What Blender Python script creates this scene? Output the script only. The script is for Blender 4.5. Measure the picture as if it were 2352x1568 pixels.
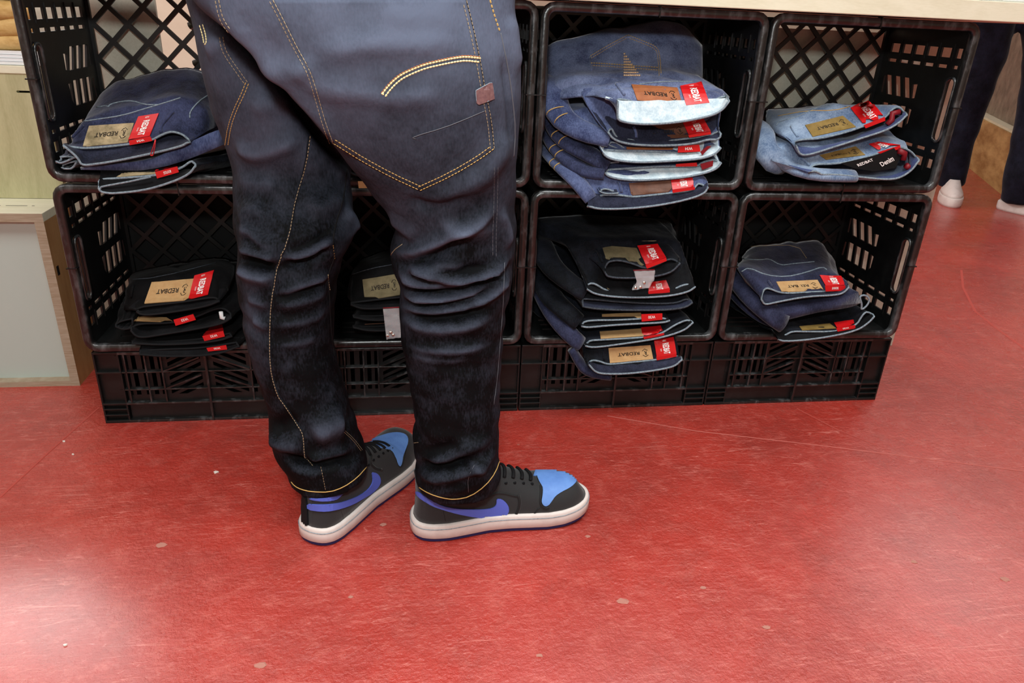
import bpy, bmesh, math, random
import numpy as np
from mathutils import Vector, Matrix
from mathutils.bvhtree import BVHTree
random.seed(7); np.random.seed(7)
for o in list(bpy.data.objects): bpy.data.objects.remove(o)
SC = bpy.context.scene; COL = SC.collection
PI = math.pi
# ---------------------------------------------------------------- camera
CW = 0.43
YAW, PITCH, ROLL = .15785, .4252, .04836
CAM = np.array([1.43295, -3.23716, 1.88503]) * CW
FPX = 1694.0
_cy, _sy, _cp, _sp, _cr, _sr = math.cos(YAW), math.sin(YAW), math.cos(PITCH), math.sin(PITCH), math.cos(ROLL), math.sin(ROLL)
FW = np.array([_sy*_cp, _cy*_cp, -_sp]); _r0 = np.array([_cy, -_sy, 0.]); _u0 = np.cross(_r0, FW)
RT = _r0*_cr + _u0*_sr; UP = -_r0*_sr + _u0*_cr
cd = bpy.data.cameras.new('camera'); cam = bpy.data.objects.new('camera', cd); COL.objects.link(cam)
cd.sensor_width = 36; cd.lens = FPX*36/2352; cd.clip_start = .02; cd.clip_end = 60
M = Matrix.Identity(4)
for i in range(3):
    M[i][0] = RT[i]; M[i][1] = UP[i]; M[i][2] = -FW[i]; M[i][3] = CAM[i]
cam.matrix_world = M; SC.camera = cam
# ---------------------------------------------------------------- world, lights, exposure
w = bpy.data.worlds.new('world'); SC.world = w; w.use_nodes = True
w.node_tree.nodes['Background'].inputs[0].default_value = (.9, .93, 1, 1)
w.node_tree.nodes['Background'].inputs[1].default_value = .15
SC.view_settings.view_transform = 'Standard'; SC.view_settings.look = 'None'
SC.view_settings.exposure = 0.62; SC.view_settings.gamma = 1; SC.view_settings.use_curve_mapping = False
def area(name, loc, target, sx, sy, power, col=(1, 1, 1)):
    l = bpy.data.lights.new(name, 'AREA'); l.shape = 'RECTANGLE'; l.size = sx; l.size_y = sy; l.energy = power; l.color = col
    o = bpy.data.objects.new(name, l); COL.objects.link(o); o.location = loc
    o.rotation_euler = (Vector(target)-Vector(loc)).to_track_quat('-Z', 'Y').to_euler(); return o
area('ceiling_light_left', (-1.75, 3.0, 2.92), (-1.75, 3.0, 0), 1.5, 1.3, 112, (.95, 1, 1))
area('ceiling_light_right', (4.55, 2.3, 2.92), (4.55, 2.3, 0), 1.4, 1.8, 30, (.95, 1, 1))
area('ceiling_light_front', (1.0, -1.3, 2.92), (1.0, -.9, 0), 2.6, 1.2, 62, (.94, 1, 1))
area('fill_light_middle', (1.5, 1.3, 2.92), (1.5, 1.3, 0), 1.6, .8, 12, (.95, 1, 1))  # added fill that veils the floor, no fixture known there
area('ceiling_light_side', (-2.0, -1.2, 2.92), (-1.2, -1.0, 0), 1.0, 1.6, 20, (.94, 1, 1))
area('flash', (.56, -1.50, 1.12), (.85, 0, .42), .10, .08, 7, (.95, 1, 1))

# ---------------------------------------------------------------- helpers
def ray(p): return FW + RT*((p[0]-1176)/FPX) - UP*((p[1]-784)/FPX)
def at(p, Y=None, Z=None, X=None):       # where the sight line of a photo pixel meets a plane of the place
    d = ray(p)
    t = (Z-CAM[2])/d[2] if Z is not None else ((Y-CAM[1])/d[1] if Y is not None else (X-CAM[0])/d[0])
    return CAM + d*t
def crop(s, ox, oy): return lambda L: [(ox+a/s, oy+b/s) for a, b in L]
def lin(c):
    c = [x/255 for x in c]; return tuple((x/12.92 if x <= .04045 else ((x+.055)/1.055)**2.4) for x in c)
def tag(o, label=None, cat=None, group=None, kind=None):
    if label: o['label'] = label
    if cat: o['category'] = cat
    if group: o['group'] = group
    if kind: o['kind'] = kind
    return o
def empty(name, loc=(0, 0, 0), rz=0, label=None, cat=None, group=None):
    o = bpy.data.objects.new(name, None); COL.objects.link(o); o.location = loc; o.rotation_euler = (0, 0, rz)
    o.empty_display_size = .05
    return tag(o, label, cat, group)
def link(name, me, mat=None, parent=None, smooth=True, world=True):
    """world: vertices are given in world coordinates; keep them there under a parent"""
    o = bpy.data.objects.new(name, me); COL.objects.link(o)
    if mat is not None:
        me.materials.clear()
        for m in (mat if isinstance(mat, (list, tuple)) else [mat]): me.materials.append(m)
    if smooth:
        me.polygons.foreach_set('use_smooth', [True]*len(me.polygons))
    if parent is not None:
        o.parent = parent
        if world: o.matrix_parent_inverse = pmat(parent).inverted()
    return o
def pmat(o):
    m = Matrix.LocRotScale(o.location, o.rotation_euler, o.scale)
    if o.parent: m = pmat(o.parent) @ o.matrix_parent_inverse @ m
    return m
def mesh(V, F, name='m'):
    me = bpy.data.meshes.new(name); me.from_pydata([tuple(map(float, v)) for v in V], [], F); me.update(); return me
class MB:
    def __init__(s): s.V = []; s.F = []; s.mi = []
    def add(s, V, F, mi=0):
        n = len(s.V); s.V += [tuple(map(float, v)) for v in V]; s.F += [tuple(i+n for i in f) for f in F]; s.mi += [mi]*len(F)
    def box(s, x0, x1, y0, y1, z0, z1, mi=0, bev=0):
        if bev:
            b = min(bev, (x1-x0)/2.01, (y1-y0)/2.01, (z1-z0)/2.01)
            bm = bmesh.new(); bmesh.ops.create_cube(bm, size=1)
            for v in bm.verts: v.co = Vector(((x0+x1)/2+v.co.x*(x1-x0), (y0+y1)/2+v.co.y*(y1-y0), (z0+z1)/2+v.co.z*(z1-z0)))
            bmesh.ops.bevel(bm, geom=bm.edges[:], offset=b, segments=2, affect='EDGES', profile=.5)
            bm.verts.index_update(); s.add([v.co for v in bm.verts], [[v.index for v in f.verts] for f in bm.faces], mi); bm.free(); return
        V = [(x, y, z) for x in (x0, x1) for y in (y0, y1) for z in (z0, z1)]
        s.add(V, [(0, 1, 3, 2), (4, 6, 7, 5), (0, 4, 5, 1), (2, 3, 7, 6), (0, 2, 6, 4), (1, 5, 7, 3)], mi)
    def tube(s, P, r, n=6, closed=False, mi=0, flat=1.0):
        P = [np.array(p, float) for p in P]; m = len(P)
        if m < 2: return
        base = len(s.V); V = []; nrm = None
        for i, p in enumerate(P):
            a = P[(i-1) % m] if (closed or i > 0) else p; b = P[(i+1) % m] if (closed or i < m-1) else p
            t = b-a; t = t/(np.linalg.norm(t)+1e-12)
            if nrm is None:
                nrm = np.cross(t, [0, 0, 1.]);
                if np.linalg.norm(nrm) < 1e-3: nrm = np.cross(t, [1., 0, 0])
            nrm = nrm - t*(nrm@t); nrm /= np.linalg.norm(nrm)+1e-12; bi = np.cross(t, nrm)
            rr = r[i] if hasattr(r, '__len__') else r
            for k in range(n):
                c = 2*PI*k/n; V.append(p+nrm*math.cos(c)*rr+bi*math.sin(c)*rr*flat)
        F = []
        for i in range(m if closed else m-1):
            j = (i+1) % m
            for k in range(n): F.append((i*n+k, i*n+(k+1) % n, j*n+(k+1) % n, j*n+k))
        if not closed: F += [tuple(range(n))[::-1], tuple((m-1)*n+k for k in range(n))]
        s.add(V, F, mi)
    def build(s, name, mat, parent=None, smooth=False, world=True):
        me = mesh(s.V, s.F, name); o = link(name, me, mat, parent, smooth, world)
        me.polygons.foreach_set('material_index', s.mi); return o
def clip_rect(poly, x0, x1, y0, y1):
    for ax, v, sg in ((0, x0, 1), (0, x1, -1), (1, y0, 1), (1, y1, -1)):
        out = []
        for i in range(len(poly)):
            a, b = poly[i-1], poly[i]; da, db = sg*(a[ax]-v), sg*(b[ax]-v)
            if (da >= 0) != (db >= 0):
                t = da/(da-db); out.append((a[0]+(b[0]-a[0])*t, a[1]+(b[1]-a[1])*t))
            if db >= 0: out.append(b)
        poly = out
        if len(poly) < 3: return []
    return poly
def clip_circle_poly(poly, inside):      # keep only vertices inside by moving them: coarse clip against a convex polygon
    return poly
def parea(p): return .5*sum(p[i-1][0]*p[i][1]-p[i][0]*p[i-1][1] for i in range(len(p)))
def plate(outer, holes, th, bevel=0.0):
    """flat plate with holes in its XY plane, thickness th in z (0..th) -> list V, F"""
    cu = bpy.data.curves.new('p', 'CURVE'); cu.dimensions = '2D'; cu.fill_mode = 'BOTH'; cu.extrude = th/2-bevel
    cu.bevel_depth = bevel; cu.bevel_resolution = 0; cu.offset = -bevel
    for pl in [outer]+holes:
        sp = cu.splines.new('POLY'); sp.points.add(len(pl)-1); sp.use_cyclic_u = True
        for q, (x, y) in zip(sp.points, pl): q.co = (x, y, 0, 1)
    ob = bpy.data.objects.new('p', cu); COL.objects.link(ob)
    dg = bpy.context.evaluated_depsgraph_get(); me = bpy.data.meshes.new_from_object(ob.evaluated_get(dg))
    V = [(v.co.x, v.co.y, v.co.z+th/2) for v in me.vertices]; F = [tuple(p.vertices) for p in me.polygons]
    bpy.data.objects.remove(ob); bpy.data.curves.remove(cu); bpy.data.meshes.remove(me)
    return V, F
def rrect(x0, x1, y0, y1, r, n=4):
    P = []
    for cx, cy, a in ((x1-r, y1-r, 0), (x0+r, y1-r, 90), (x0+r, y0+r, 180), (x1-r, y0+r, 270)):
        for k in range(n+1):
            t = math.radians(a+90*k/n); P.append((cx+r*math.cos(t), cy+r*math.sin(t)))
    return P
def resample(P, n, closed=False):
    P = np.array(P, float)
    if closed: P = np.vstack([P, P[:1]])
    d = np.r_[0, np.cumsum(np.linalg.norm(np.diff(P, axis=0), axis=1))]
    t = np.linspace(0, d[-1], n+(1 if closed else 0))
    if closed: t = t[:-1]
    return np.stack([np.interp(t, d, P[:, k]) for k in range(P.shape[1])], 1)
def smooth_poly(P, it=2, closed=False):   # Chaikin
    P = [np.array(p, float) for p in P]
    for _ in range(it):
        Q = [] if closed else [P[0]]
        for i in range(len(P) if closed else len(P)-1):
            a, b = P[i], P[(i+1) % len(P)]; Q += [a*.75+b*.25, a*.25+b*.75]
        if not closed: Q.append(P[-1])
        P = Q
    return [tuple(p) for p in P]
# ---------------------------------------------------------------- materials
def mat(name, col, rough=.5, spec=.5, metal=0, noise=None, bump=None, sheen=0, alpha=1, coat=0, trans=0):
    m = bpy.data.materials.new(name); m.use_nodes = True; nt = m.node_tree; b = nt.nodes['Principled BSDF']
    b.inputs['Base Color'].default_value = (*col, 1); b.inputs['Roughness'].default_value = rough
    b.inputs['Specular IOR Level'].default_value = spec; b.inputs['Metallic'].default_value = metal
    b.inputs['Sheen Weight'].default_value = sheen; b.inputs['Coat Weight'].default_value = coat
    b.inputs['Transmission Weight'].default_value = trans; b.inputs['Alpha'].default_value = alpha
    tc = nt.nodes.new('ShaderNodeTexCoord')
    if noise:                                # (scale, other colour, contrast, stretch)
        sc, c2, lo, hi, st = noise
        mp = nt.nodes.new('ShaderNodeMapping'); mp.inputs['Scale'].default_value = st; nt.links.new(tc.outputs['Object'], mp.inputs[0])
        n = nt.nodes.new('ShaderNodeTexNoise'); n.inputs['Scale'].default_value = sc; n.inputs['Detail'].default_value = 6
        n.inputs['Roughness'].default_value = .65
        nt.links.new(mp.outputs[0], n.inputs['Vector'])
        r = nt.nodes.new('ShaderNodeValToRGB'); r.color_ramp.elements[0].position = lo; r.color_ramp.elements[1].position = hi
        r.color_ramp.elements[0].color = (*col, 1); r.color_ramp.elements[1].color = (*c2, 1)
        nt.links.new(n.outputs['Fac'], r.inputs[0]); nt.links.new(r.outputs[0], b.inputs['Base Color'])
    if bump:
        sc, st, dist = bump
        n = nt.nodes.new('ShaderNodeTexNoise'); n.inputs['Scale'].default_value = sc; n.inputs['Detail'].default_value = 5
        nt.links.new(tc.outputs['Object'], n.inputs['Vector'])
        bp = nt.nodes.new('ShaderNodeBump'); bp.inputs['Strength'].default_value = st; bp.inputs['Distance'].default_value = dist
        nt.links.new(n.outputs['Fac'], bp.inputs['Height']); nt.links.new(bp.outputs[0], b.inputs['Normal'])
    return m
def denim(name, dark, light, lo=.35, hi=.75, sheen=.25, attr=None, scale=14, cloud=1.0, spec=.12, grain=.35):
    """indigo cloth: mottled wash, diagonal twill ribs, optional per-vertex tone attribute"""
    m = bpy.data.materials.new(name); m.use_nodes = True; nt = m.node_tree; b = nt.nodes['Principled BSDF']; L = nt.links.new
    b.inputs['Roughness'].default_value = .75; b.inputs['Specular IOR Level'].default_value = spec
    b.inputs['Sheen Weight'].default_value = sheen; b.inputs['Sheen Roughness'].default_value = .4
    tc = nt.nodes.new('ShaderNodeTexCoord')
    n = nt.nodes.new('ShaderNodeTexNoise'); n.inputs['Scale'].default_value = scale; n.inputs['Detail'].default_value = 8; n.inputs['Roughness'].default_value = .68
    L(tc.outputs['Object'], n.inputs['Vector'])
    n2 = nt.nodes.new('ShaderNodeTexNoise'); n2.inputs['Scale'].default_value = 420; n2.inputs['Detail'].default_value = 2
    mp = nt.nodes.new('ShaderNodeMapping'); mp.inputs['Scale'].default_value = (1, 1, .35); mp.inputs['Rotation'].default_value = (0, .5, 0)
    L(tc.outputs['Object'], mp.inputs[0]); L(mp.outputs[0], n2.inputs['Vector'])
    ad = nt.nodes.new('ShaderNodeMath'); ad.operation = 'MULTIPLY_ADD'; ad.inputs[1].default_value = grain
    cl_ = nt.nodes.new('ShaderNodeMath'); cl_.operation = 'MULTIPLY_ADD'; cl_.inputs[1].default_value = cloud; cl_.inputs[2].default_value = .5*(1-cloud); L(n.outputs['Fac'], cl_.inputs[0])
    L(n2.outputs['Fac'], ad.inputs[0]); L(cl_.outputs[0], ad.inputs[2])
    sub = nt.nodes.new('ShaderNodeMath'); sub.operation = 'SUBTRACT'; sub.inputs[1].default_value = grain/2; L(ad.outputs[0], sub.inputs[0])
    last = sub.outputs[0]
    if attr:
        at_ = nt.nodes.new('ShaderNodeAttribute'); at_.attribute_name = attr
        a2 = nt.nodes.new('ShaderNodeMath'); a2.operation = 'ADD'; L(last, a2.inputs[0]); L(at_.outputs['Fac'], a2.inputs[1]); last = a2.outputs[0]
    r = nt.nodes.new('ShaderNodeValToRGB'); r.color_ramp.elements[0].position = lo; r.color_ramp.elements[1].position = hi
    r.color_ramp.elements[0].color = (*dark, 1); r.color_ramp.elements[1].color = (*light, 1)
    L(last, r.inputs[0]); L(r.outputs[0], b.inputs['Base Color'])
    bp = nt.nodes.new('ShaderNodeBump'); bp.inputs['Strength'].default_value = .35; bp.inputs['Distance'].default_value = .0012
    L(n2.outputs['Fac'], bp.inputs['Height'])
    bp2 = nt.nodes.new('ShaderNodeBump'); bp2.inputs['Strength'].default_value = .45; bp2.inputs['Distance'].default_value = .006
    n3 = nt.nodes.new('ShaderNodeTexNoise'); n3.inputs['Scale'].default_value = 28; n3.inputs['Detail'].default_value = 3
    L(tc.outputs['Object'], n3.inputs['Vector']); L(n3.outputs['Fac'], bp2.inputs['Height']); L(bp.outputs[0], bp2.inputs['Normal'])
    L(bp2.outputs[0], b.inputs['Normal'])
    return m
def plywood(name, c1, c2, axis='x'):
    m = bpy.data.materials.new(name); m.use_nodes = True; nt = m.node_tree; b = nt.nodes['Principled BSDF']; L = nt.links.new
    b.inputs['Roughness'].default_value = .55; b.inputs['Specular IOR Level'].default_value = .35
    tc = nt.nodes.new('ShaderNodeTexCoord'); mp = nt.nodes.new('ShaderNodeMapping')
    mp.inputs['Scale'].default_value = {'x': (1.2, 6, 7), 'y': (7, 1.2, 7), 'z': (6, 6, 1.2)}[axis]; L(tc.outputs['Object'], mp.inputs[0])
    n = nt.nodes.new('ShaderNodeTexNoise'); n.inputs['Scale'].default_value = 2.2; n.inputs['Detail'].default_value = 3; n.inputs['Distortion'].default_value = .8
    L(mp.outputs[0], n.inputs['Vector'])
    mu = nt.nodes.new('ShaderNodeMath'); mu.operation = 'MULTIPLY'; mu.inputs[1].default_value = 9; L(n.outputs['Fac'], mu.inputs[0])
    fr = nt.nodes.new('ShaderNodeMath'); fr.operation = 'PINGPONG'; fr.inputs[1].default_value = 1; L(mu.outputs[0], fr.inputs[0])
    n2 = nt.nodes.new('ShaderNodeTexNoise'); n2.inputs['Scale'].default_value = 60; n2.inputs['Detail'].default_value = 4; L(mp.outputs[0], n2.inputs['Vector'])
    mx = nt.nodes.new('ShaderNodeMath'); mx.operation = 'MULTIPLY_ADD'; mx.inputs[1].default_value = .5; L(fr.outputs[0], mx.inputs[0]); L(n2.outputs['Fac'], mx.inputs[2])
    r = nt.nodes.new('ShaderNodeValToRGB'); r.color_ramp.elements[0].position = .3; r.color_ramp.elements[1].position = 1.05
    r.color_ramp.elements[0].color = (*c1, 1); r.color_ramp.elements[1].color = (*c2, 1); L(mx.outputs[0], r.inputs[0]); L(r.outputs[0], b.inputs['Base Color'])
    return m
MT = {}
MT['crate'] = mat('black crate plastic', (.0045, .0048, .0048), .4, .45, noise=(30, (.012, .0125, .0125), .45, .8, (1, 1, 1)), bump=(160, .15, .001))
MT['crate_rim'] = mat('scuffed crate rim plastic', (.0075, .008, .008), .3, .7, noise=(45, (.14, .146, .15), .5, .85, (1, 1, .4)), bump=(90, .35, .0015))
MT['ply'] = plywood('birch plywood', lin((216, 212, 184)), lin((228, 225, 200)), 'x')
MT['ply_v'] = plywood('plywood panel', lin((168, 164, 124)), lin((186, 182, 142)), 'z')
MT['ply_edge'] = mat('plywood cut edge', lin((150, 132, 108)), .7, .3, noise=(60, lin((178, 165, 145)), .35, .7, (.4, .4, 9)))
MT['ply_warm'] = mat('plywood side in warm tone', lin((160, 112, 66)), .6, .3, noise=(8, lin((185, 140, 90)), .3, .7, (4, 4, 1)))
MT['panel_grey'] = mat('pale grey board', lin((184, 180, 162)), .7, .3, noise=(220, lin((198, 194, 178)), .3, .7, (1, 1, 1)))
MT['white_panel'] = mat('white laminate', lin((180, 194, 186)), .45, .4)
MT['black'] = mat('plain matt black', (.006, .006, .006), .8, .2)
MT['red'] = mat('red glossy card', lin((205, 22, 26)), .35, .5)
MT['darkred'] = mat('dark red label', lin((120, 14, 26)), .5, .4)
MT['white'] = mat('white print', lin((240, 236, 232)), .5, .3)
MT['ink'] = mat('burnt print', (.02, .014, .01), .7, .2)
MT['leather_tan'] = mat('tan leather', lin((150, 86, 48)), .6, .35, noise=(70, lin((172, 104, 62)), .3, .7, (1, 1, 1)), bump=(300, .3, .0006))
MT['leather_brown'] = mat('brown leather', lin((84, 52, 38)), .55, .35, noise=(70, lin((110, 72, 54)), .3, .7, (1, 1, 1)), bump=(300, .3, .0006))
MT['leather_sand'] = mat('sand suede patch', lin((178, 138, 92)), .8, .2, noise=(60, lin((196, 160, 112)), .3, .7, (1, 1, 1)), bump=(300, .3, .0006))
MT['leather_olive'] = mat('olive patch', lin((98, 90, 66)), .8, .2, noise=(60, lin((124, 112, 84)), .3, .7, (1, 1, 1)), bump=(300, .3, .0006))
MT['leather_grey'] = mat('mottled grey patch', lin((120, 108, 80)), .8, .2, noise=(38, lin((186, 166, 130)), .35, .62, (1, 1, 1)), bump=(200, .4, .0008))
MT['leather_khaki'] = mat('khaki patch', lin((120, 96, 46)), .7, .25, noise=(60, lin((146, 120, 66)), .3, .7, (1, 1, 1)))
MT['thread_gold'] = mat('gold thread', lin((196, 160, 92)), .6, .3)
MT['thread_pale'] = mat('pale thread', lin((236, 222, 160)), .6, .3)
MT['thread_tan'] = mat('tan thread', lin((150, 132, 104)), .7, .3)
MT['thread_grey'] = mat('grey thread', lin((90, 92, 98)), .7, .3)
MT['edge_pale'] = mat('pale selvedge', lin((142, 156, 164)), .85, .2, noise=(300, lin((96, 108, 120)), .4, .65, (1, 1, 1)))
MT['edge_dark'] = mat('dark selvedge', lin((72, 78, 86)), .85, .2, noise=(300, lin((40, 44, 50)), .4, .65, (1, 1, 1)))
MT['edge_black'] = mat('black selvedge', lin((24, 25, 27)), .85, .2)
MT['d_indigo'] = denim('indigo denim', lin((26, 29, 48)), lin((66, 72, 104)), .38, .72)
MT['d_blue'] = denim('washed blue denim', lin((46, 54, 86)), lin((100, 112, 150)), .36, .7, .35)
MT['d_mid'] = denim('faded mid blue denim', lin((66, 74, 104)), lin((128, 140, 174)), .36, .7, .35)
MT['d_light'] = denim('light blue denim', lin((84, 104, 134)), lin((148, 166, 188)), .38, .68, .3)
MT['d_dark'] = denim('dark rinse denim', lin((9, 11, 15)), lin((34, 38, 48)), .42, .82, .08)
MT['d_black'] = denim('black denim', lin((5, 5, 6)), lin((20, 20, 21)), .4, .85, .02)
MT['d_navy'] = denim('navy denim', lin((28, 30, 48)), lin((60, 64, 92)), .38, .72, .3)
MT['in_pale'] = denim('pale inside of denim', lin((176, 196, 206)), lin((222, 232, 236)), .36, .66, .1, None, 60)
MT['in_navy'] = denim('navy inside of denim', lin((22, 24, 36)), lin((54, 58, 78)), .38, .72, .1)
MT['in_blue'] = denim('blue inside of denim', lin((52, 62, 100)), lin((92, 104, 146)), .38, .72, .1)
MT['in_black'] = denim('black inside of denim', lin((8, 8, 10)), lin((26, 27, 30)), .38, .75, .05)
MT['d_worn_lit'] = denim('coated black denim with blue wear', (.0022, .0027, .0034), (.086, .101, .146), .50, 1.20, .0, 'wear_and_light', 26, .35, .10, .16)  # vertex attribute holds wear plus painted light and shade
MT['suede'] = mat('charcoal nubuck', lin((36, 37, 38)), .75, .3, bump=(500, .4, .0006), sheen=.2)
MT['suede2'] = mat('black nubuck', lin((17, 17, 18)), .7, .35, bump=(500, .4, .0006), sheen=.1)
MT['shoe_blue'] = mat('periwinkle leather', lin((84, 102, 196)), .55, .35, bump=(400, .2, .0005))
MT['shoe_sky'] = mat('sky blue leather', lin((104, 148, 214)), .55, .35, bump=(300, .3, .0006), noise=(26, lin((88, 128, 198)), .4, .75, (1, 1, 1)))
MT['rubber_white'] = mat('off-white rubber', lin((216, 206, 200)), .5, .4, noise=(30, lin((196, 184, 178)), .5, .8, (1, 1, 1)))
MT['rubber_navy'] = mat('navy rubber outsole', lin((36, 36, 84)), .6, .3)
MT['lace'] = mat('black laces', (.006, .006, .007), .8, .2)
MT['plastic'] = mat('clear plastic bag', (.9, .9, .92), .08, .8, alpha=.28)
MT['metal'] = mat('nickel buttons', (.8, .76, .7), .25, .5, metal=1)
MT['stud'] = mat('copper studs', lin((226, 192, 156)), .3, .6, metal=.4)
MT['skin'] = mat('skin', lin((120, 80, 58)), .5, .4)
MT['hair'] = mat('black hair', (.006, .005, .005), .6, .3)
MT['shirt'] = mat('dark cotton', (.012, .012, .014), .85, .2)
MT['paper'] = mat('white paper', lin((224, 226, 226)), .7, .2)
MT['tanbag'] = mat('tan woven straw', lin((176, 138, 78)), .6, .3, noise=(24, lin((210, 176, 116)), .35, .7, (1, 1, 2)), bump=(50, .5, .004))
MT['mottle'] = mat('mottled red and grey fabric', lin((120, 50, 48)), .8, .2, noise=(26, lin((150, 150, 150)), .4, .6, (1, 1, 1)))
MT['concrete'] = mat('rough concrete', lin((120, 108, 94)), .85, .2, noise=(9, lin((160, 146, 128)), .35, .7, (1, 1, 1)), bump=(14, .5, .02))
MT['wall'] = mat('cream wall paint', lin((206, 196, 176)), .8, .2, noise=(3, lin((196, 184, 164)), .3, .7, (1, 1, 1)))
MT['ceil'] = mat('white ceiling', lin((225, 225, 222)), .9, .1)
MT['osb'] = mat('varnished plywood', lin((150, 112, 62)), .5, .35, noise=(3.2, lin((204, 170, 112)), .35, .62, (1, 1, 3.5)))

def floor_mat():
    m = bpy.data.materials.new('red painted concrete'); m.use_nodes = True; nt = m.node_tree; b = nt.nodes['Principled BSDF']; L = nt.links.new
    N = nt.nodes.new; tc = N('ShaderNodeTexCoord')
    def noise(sc, det=6, rough=.6, st=None, rot=0, dist=0):
        n = N('ShaderNodeTexNoise'); n.inputs['Scale'].default_value = sc; n.inputs['Detail'].default_value = det
        n.inputs['Roughness'].default_value = rough; n.inputs['Distortion'].default_value = dist
        if st:
            mp = N('ShaderNodeMapping'); mp.inputs['Scale'].default_value = st; mp.inputs['Rotation'].default_value = (0, 0, rot); L(tc.outputs['Object'], mp.inputs[0]); L(mp.outputs[0], n.inputs['Vector'])
        else: L(tc.outputs['Object'], n.inputs['Vector'])
        return n.outputs['Fac']
    def ramp(f, a, ca, c, cc):
        r = N('ShaderNodeValToRGB'); r.color_ramp.elements[0].position = a; r.color_ramp.elements[1].position = c
        r.color_ramp.elements[0].color = (*ca, 1) if not isinstance(ca, float) else (ca, ca, ca, 1)
        r.color_ramp.elements[1].color = (*cc, 1) if not isinstance(cc, float) else (cc, cc, cc, 1); L(f, r.inputs[0]); return r.outputs[0]
    def mix(f, a, c):
        x = N('ShaderNodeMix'); x.data_type = 'RGBA'; L(f, x.inputs[0]); L(a, x.inputs[6]);
        if isinstance(c, tuple): x.inputs[7].default_value = (*c, 1)
        else: L(c, x.inputs[7])
        return x.outputs[2]
    base = ramp(noise(3.5, 5, .6), .3, lin((160, 52, 43)), .7, lin((188, 59, 47)))
    base = mix(ramp(noise(26, 8, .8), .50, 0.0, .74, .7), base, lin((206, 104, 92)))
    base = mix(ramp(noise(9, 6, .7, None, 0, .4), .5, 0.0, .75, .45), base, lin((132, 58, 50)))
    for i, (rot, sc) in enumerate(((.35, 3.2), (-.5, 2.6), (1.25, 2.9), (2.2, 3.5))):   # hairline scuffs
        s_ = noise(sc, 3, .5, (1, 16, 1), rot, .6)
        a = N('ShaderNodeMath'); a.operation = 'SUBTRACT'; a.inputs[1].default_value = .5; L(s_, a.inputs[0])
        c = N('ShaderNodeMath'); c.operation = 'ABSOLUTE'; L(a.outputs[0], c.inputs[0])
        line = ramp(c.outputs[0], 0.0, 1.0, .006, 0.0)
        msk = ramp(noise(2.3+i, 4, .6, (1, 1, 1), i*1.3), .50, 0.0, .60, .8)
        mm = N('ShaderNodeMath'); mm.operation = 'MULTIPLY'; L(line, mm.inputs[0]); L(msk, mm.inputs[1])
        base = mix(mm.outputs[0], base, lin((214, 120, 108)))
    v = N('ShaderNodeTexVoronoi'); v.inputs['Scale'].default_value = 13; L(tc.outputs['Object'], v.inputs['Vector'])
    sp = ramp(v.outputs['Distance'], .03, .8, .06, 0.0)
    spm = N('ShaderNodeMath'); spm.operation = 'MULTIPLY'; L(sp, spm.inputs[0]); L(ramp(noise(5, 2), .56, 0.0, .6, 1.0), spm.inputs[1])
    base = mix(spm.outputs[0], base, lin((196, 140, 124)))
    L(base, b.inputs['Base Color'])
    L(ramp(noise(6, 5, .7), .3, .20, .7, .34), b.inputs['Roughness']); b.inputs['Specular IOR Level'].default_value = .9; b.inputs['Coat Weight'].default_value = .45; b.inputs['Coat Roughness'].default_value = .24
    bp = N('ShaderNodeBump'); bp.inputs['Strength'].default_value = .75; bp.inputs['Distance'].default_value = .004
    nb = noise(130, 5, .65); L(nb, bp.inputs['Height'])
    bp2 = N('ShaderNodeBump'); bp2.inputs['Strength'].default_value = .3; bp2.inputs['Distance'].default_value = .01; L(noise(22, 3), bp2.inputs['Height']); L(bp.outputs[0], bp2.inputs['Normal'])
    L(bp2.outputs[0], b.inputs['Normal']); return m
MT['floor'] = floor_mat()

# ================================================================ SETTING
X0, X1, Y0, Y1, ZC = -3.2, 6.2, -3.4, 6.0, 3.0
def struct(name, box, m):
    b = MB(); b.box(*box); o = b.build(name, m); o['kind'] = 'structure'; return o
fl = struct('floor', (X0, X1, Y0, Y1, -.05, 0), MT['floor'])
struct('ceiling', (X0, X1, Y0, Y1, ZC, ZC+.05), MT['ceil'])
struct('wall_back', (X0, X1, Y1, Y1+.1, 0, ZC), MT['wall'])
struct('wall_front', (X0, X1, Y0-.1, Y0, 0, ZC), MT['wall'])
struct('wall_left', (X0-.1, X0, Y0, Y1, 0, ZC), MT['wall'])
struct('wall_right', (X1, X1+.1, Y0, Y1, 0, ZC), MT['wall'])
# saw-cut joints and long scratches in the floor, thin inlaid strips
def floor_line(pts, wd, m, name):
    P = [at(p, Z=0) for p in pts]; b = MB(); V = []; F = []
    for i, p in enumerate(P):
        t = P[min(i+1, len(P)-1)]-P[max(i-1, 0)]; n = np.array([-t[1], t[0], 0]); n /= np.linalg.norm(n)
        V += [p+n*wd/2+[0, 0, .0004], p-n*wd/2+[0, 0, .0004]]
        if i: F.append((2*i-2, 2*i-1, 2*i+1, 2*i))
    b.add(V, F); o = b.build(name, m, fl); return o
MT['scratch'] = mat('pale scuff', lin((196, 104, 94)), .6, .3)
MT['scratch2'] = mat('faint scuff', lin((178, 74, 64)), .6, .3)
floor_line([(0, 1142), (110, 1040), (228, 935)], .0035, MT['scratch2'], 'scratch')
floor_line([(1395, 955), (1600, 990), (1900, 1025), (2352, 1082)], .003, MT['scratch'], 'scratch')
floor_line([(1830, 938), (1920, 985), (2012, 1022)], .004, MT['scratch2'], 'scratch')
floor_line([(2208, 620), (2212, 660), (2240, 715), (2290, 755), (2352, 800)], .008, MT['scratch2'], 'scratch')
floor_line([(1500, 1222), (1570, 1205), (1650, 1245)], .0025, MT['scratch2'], 'scratch')

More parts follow.
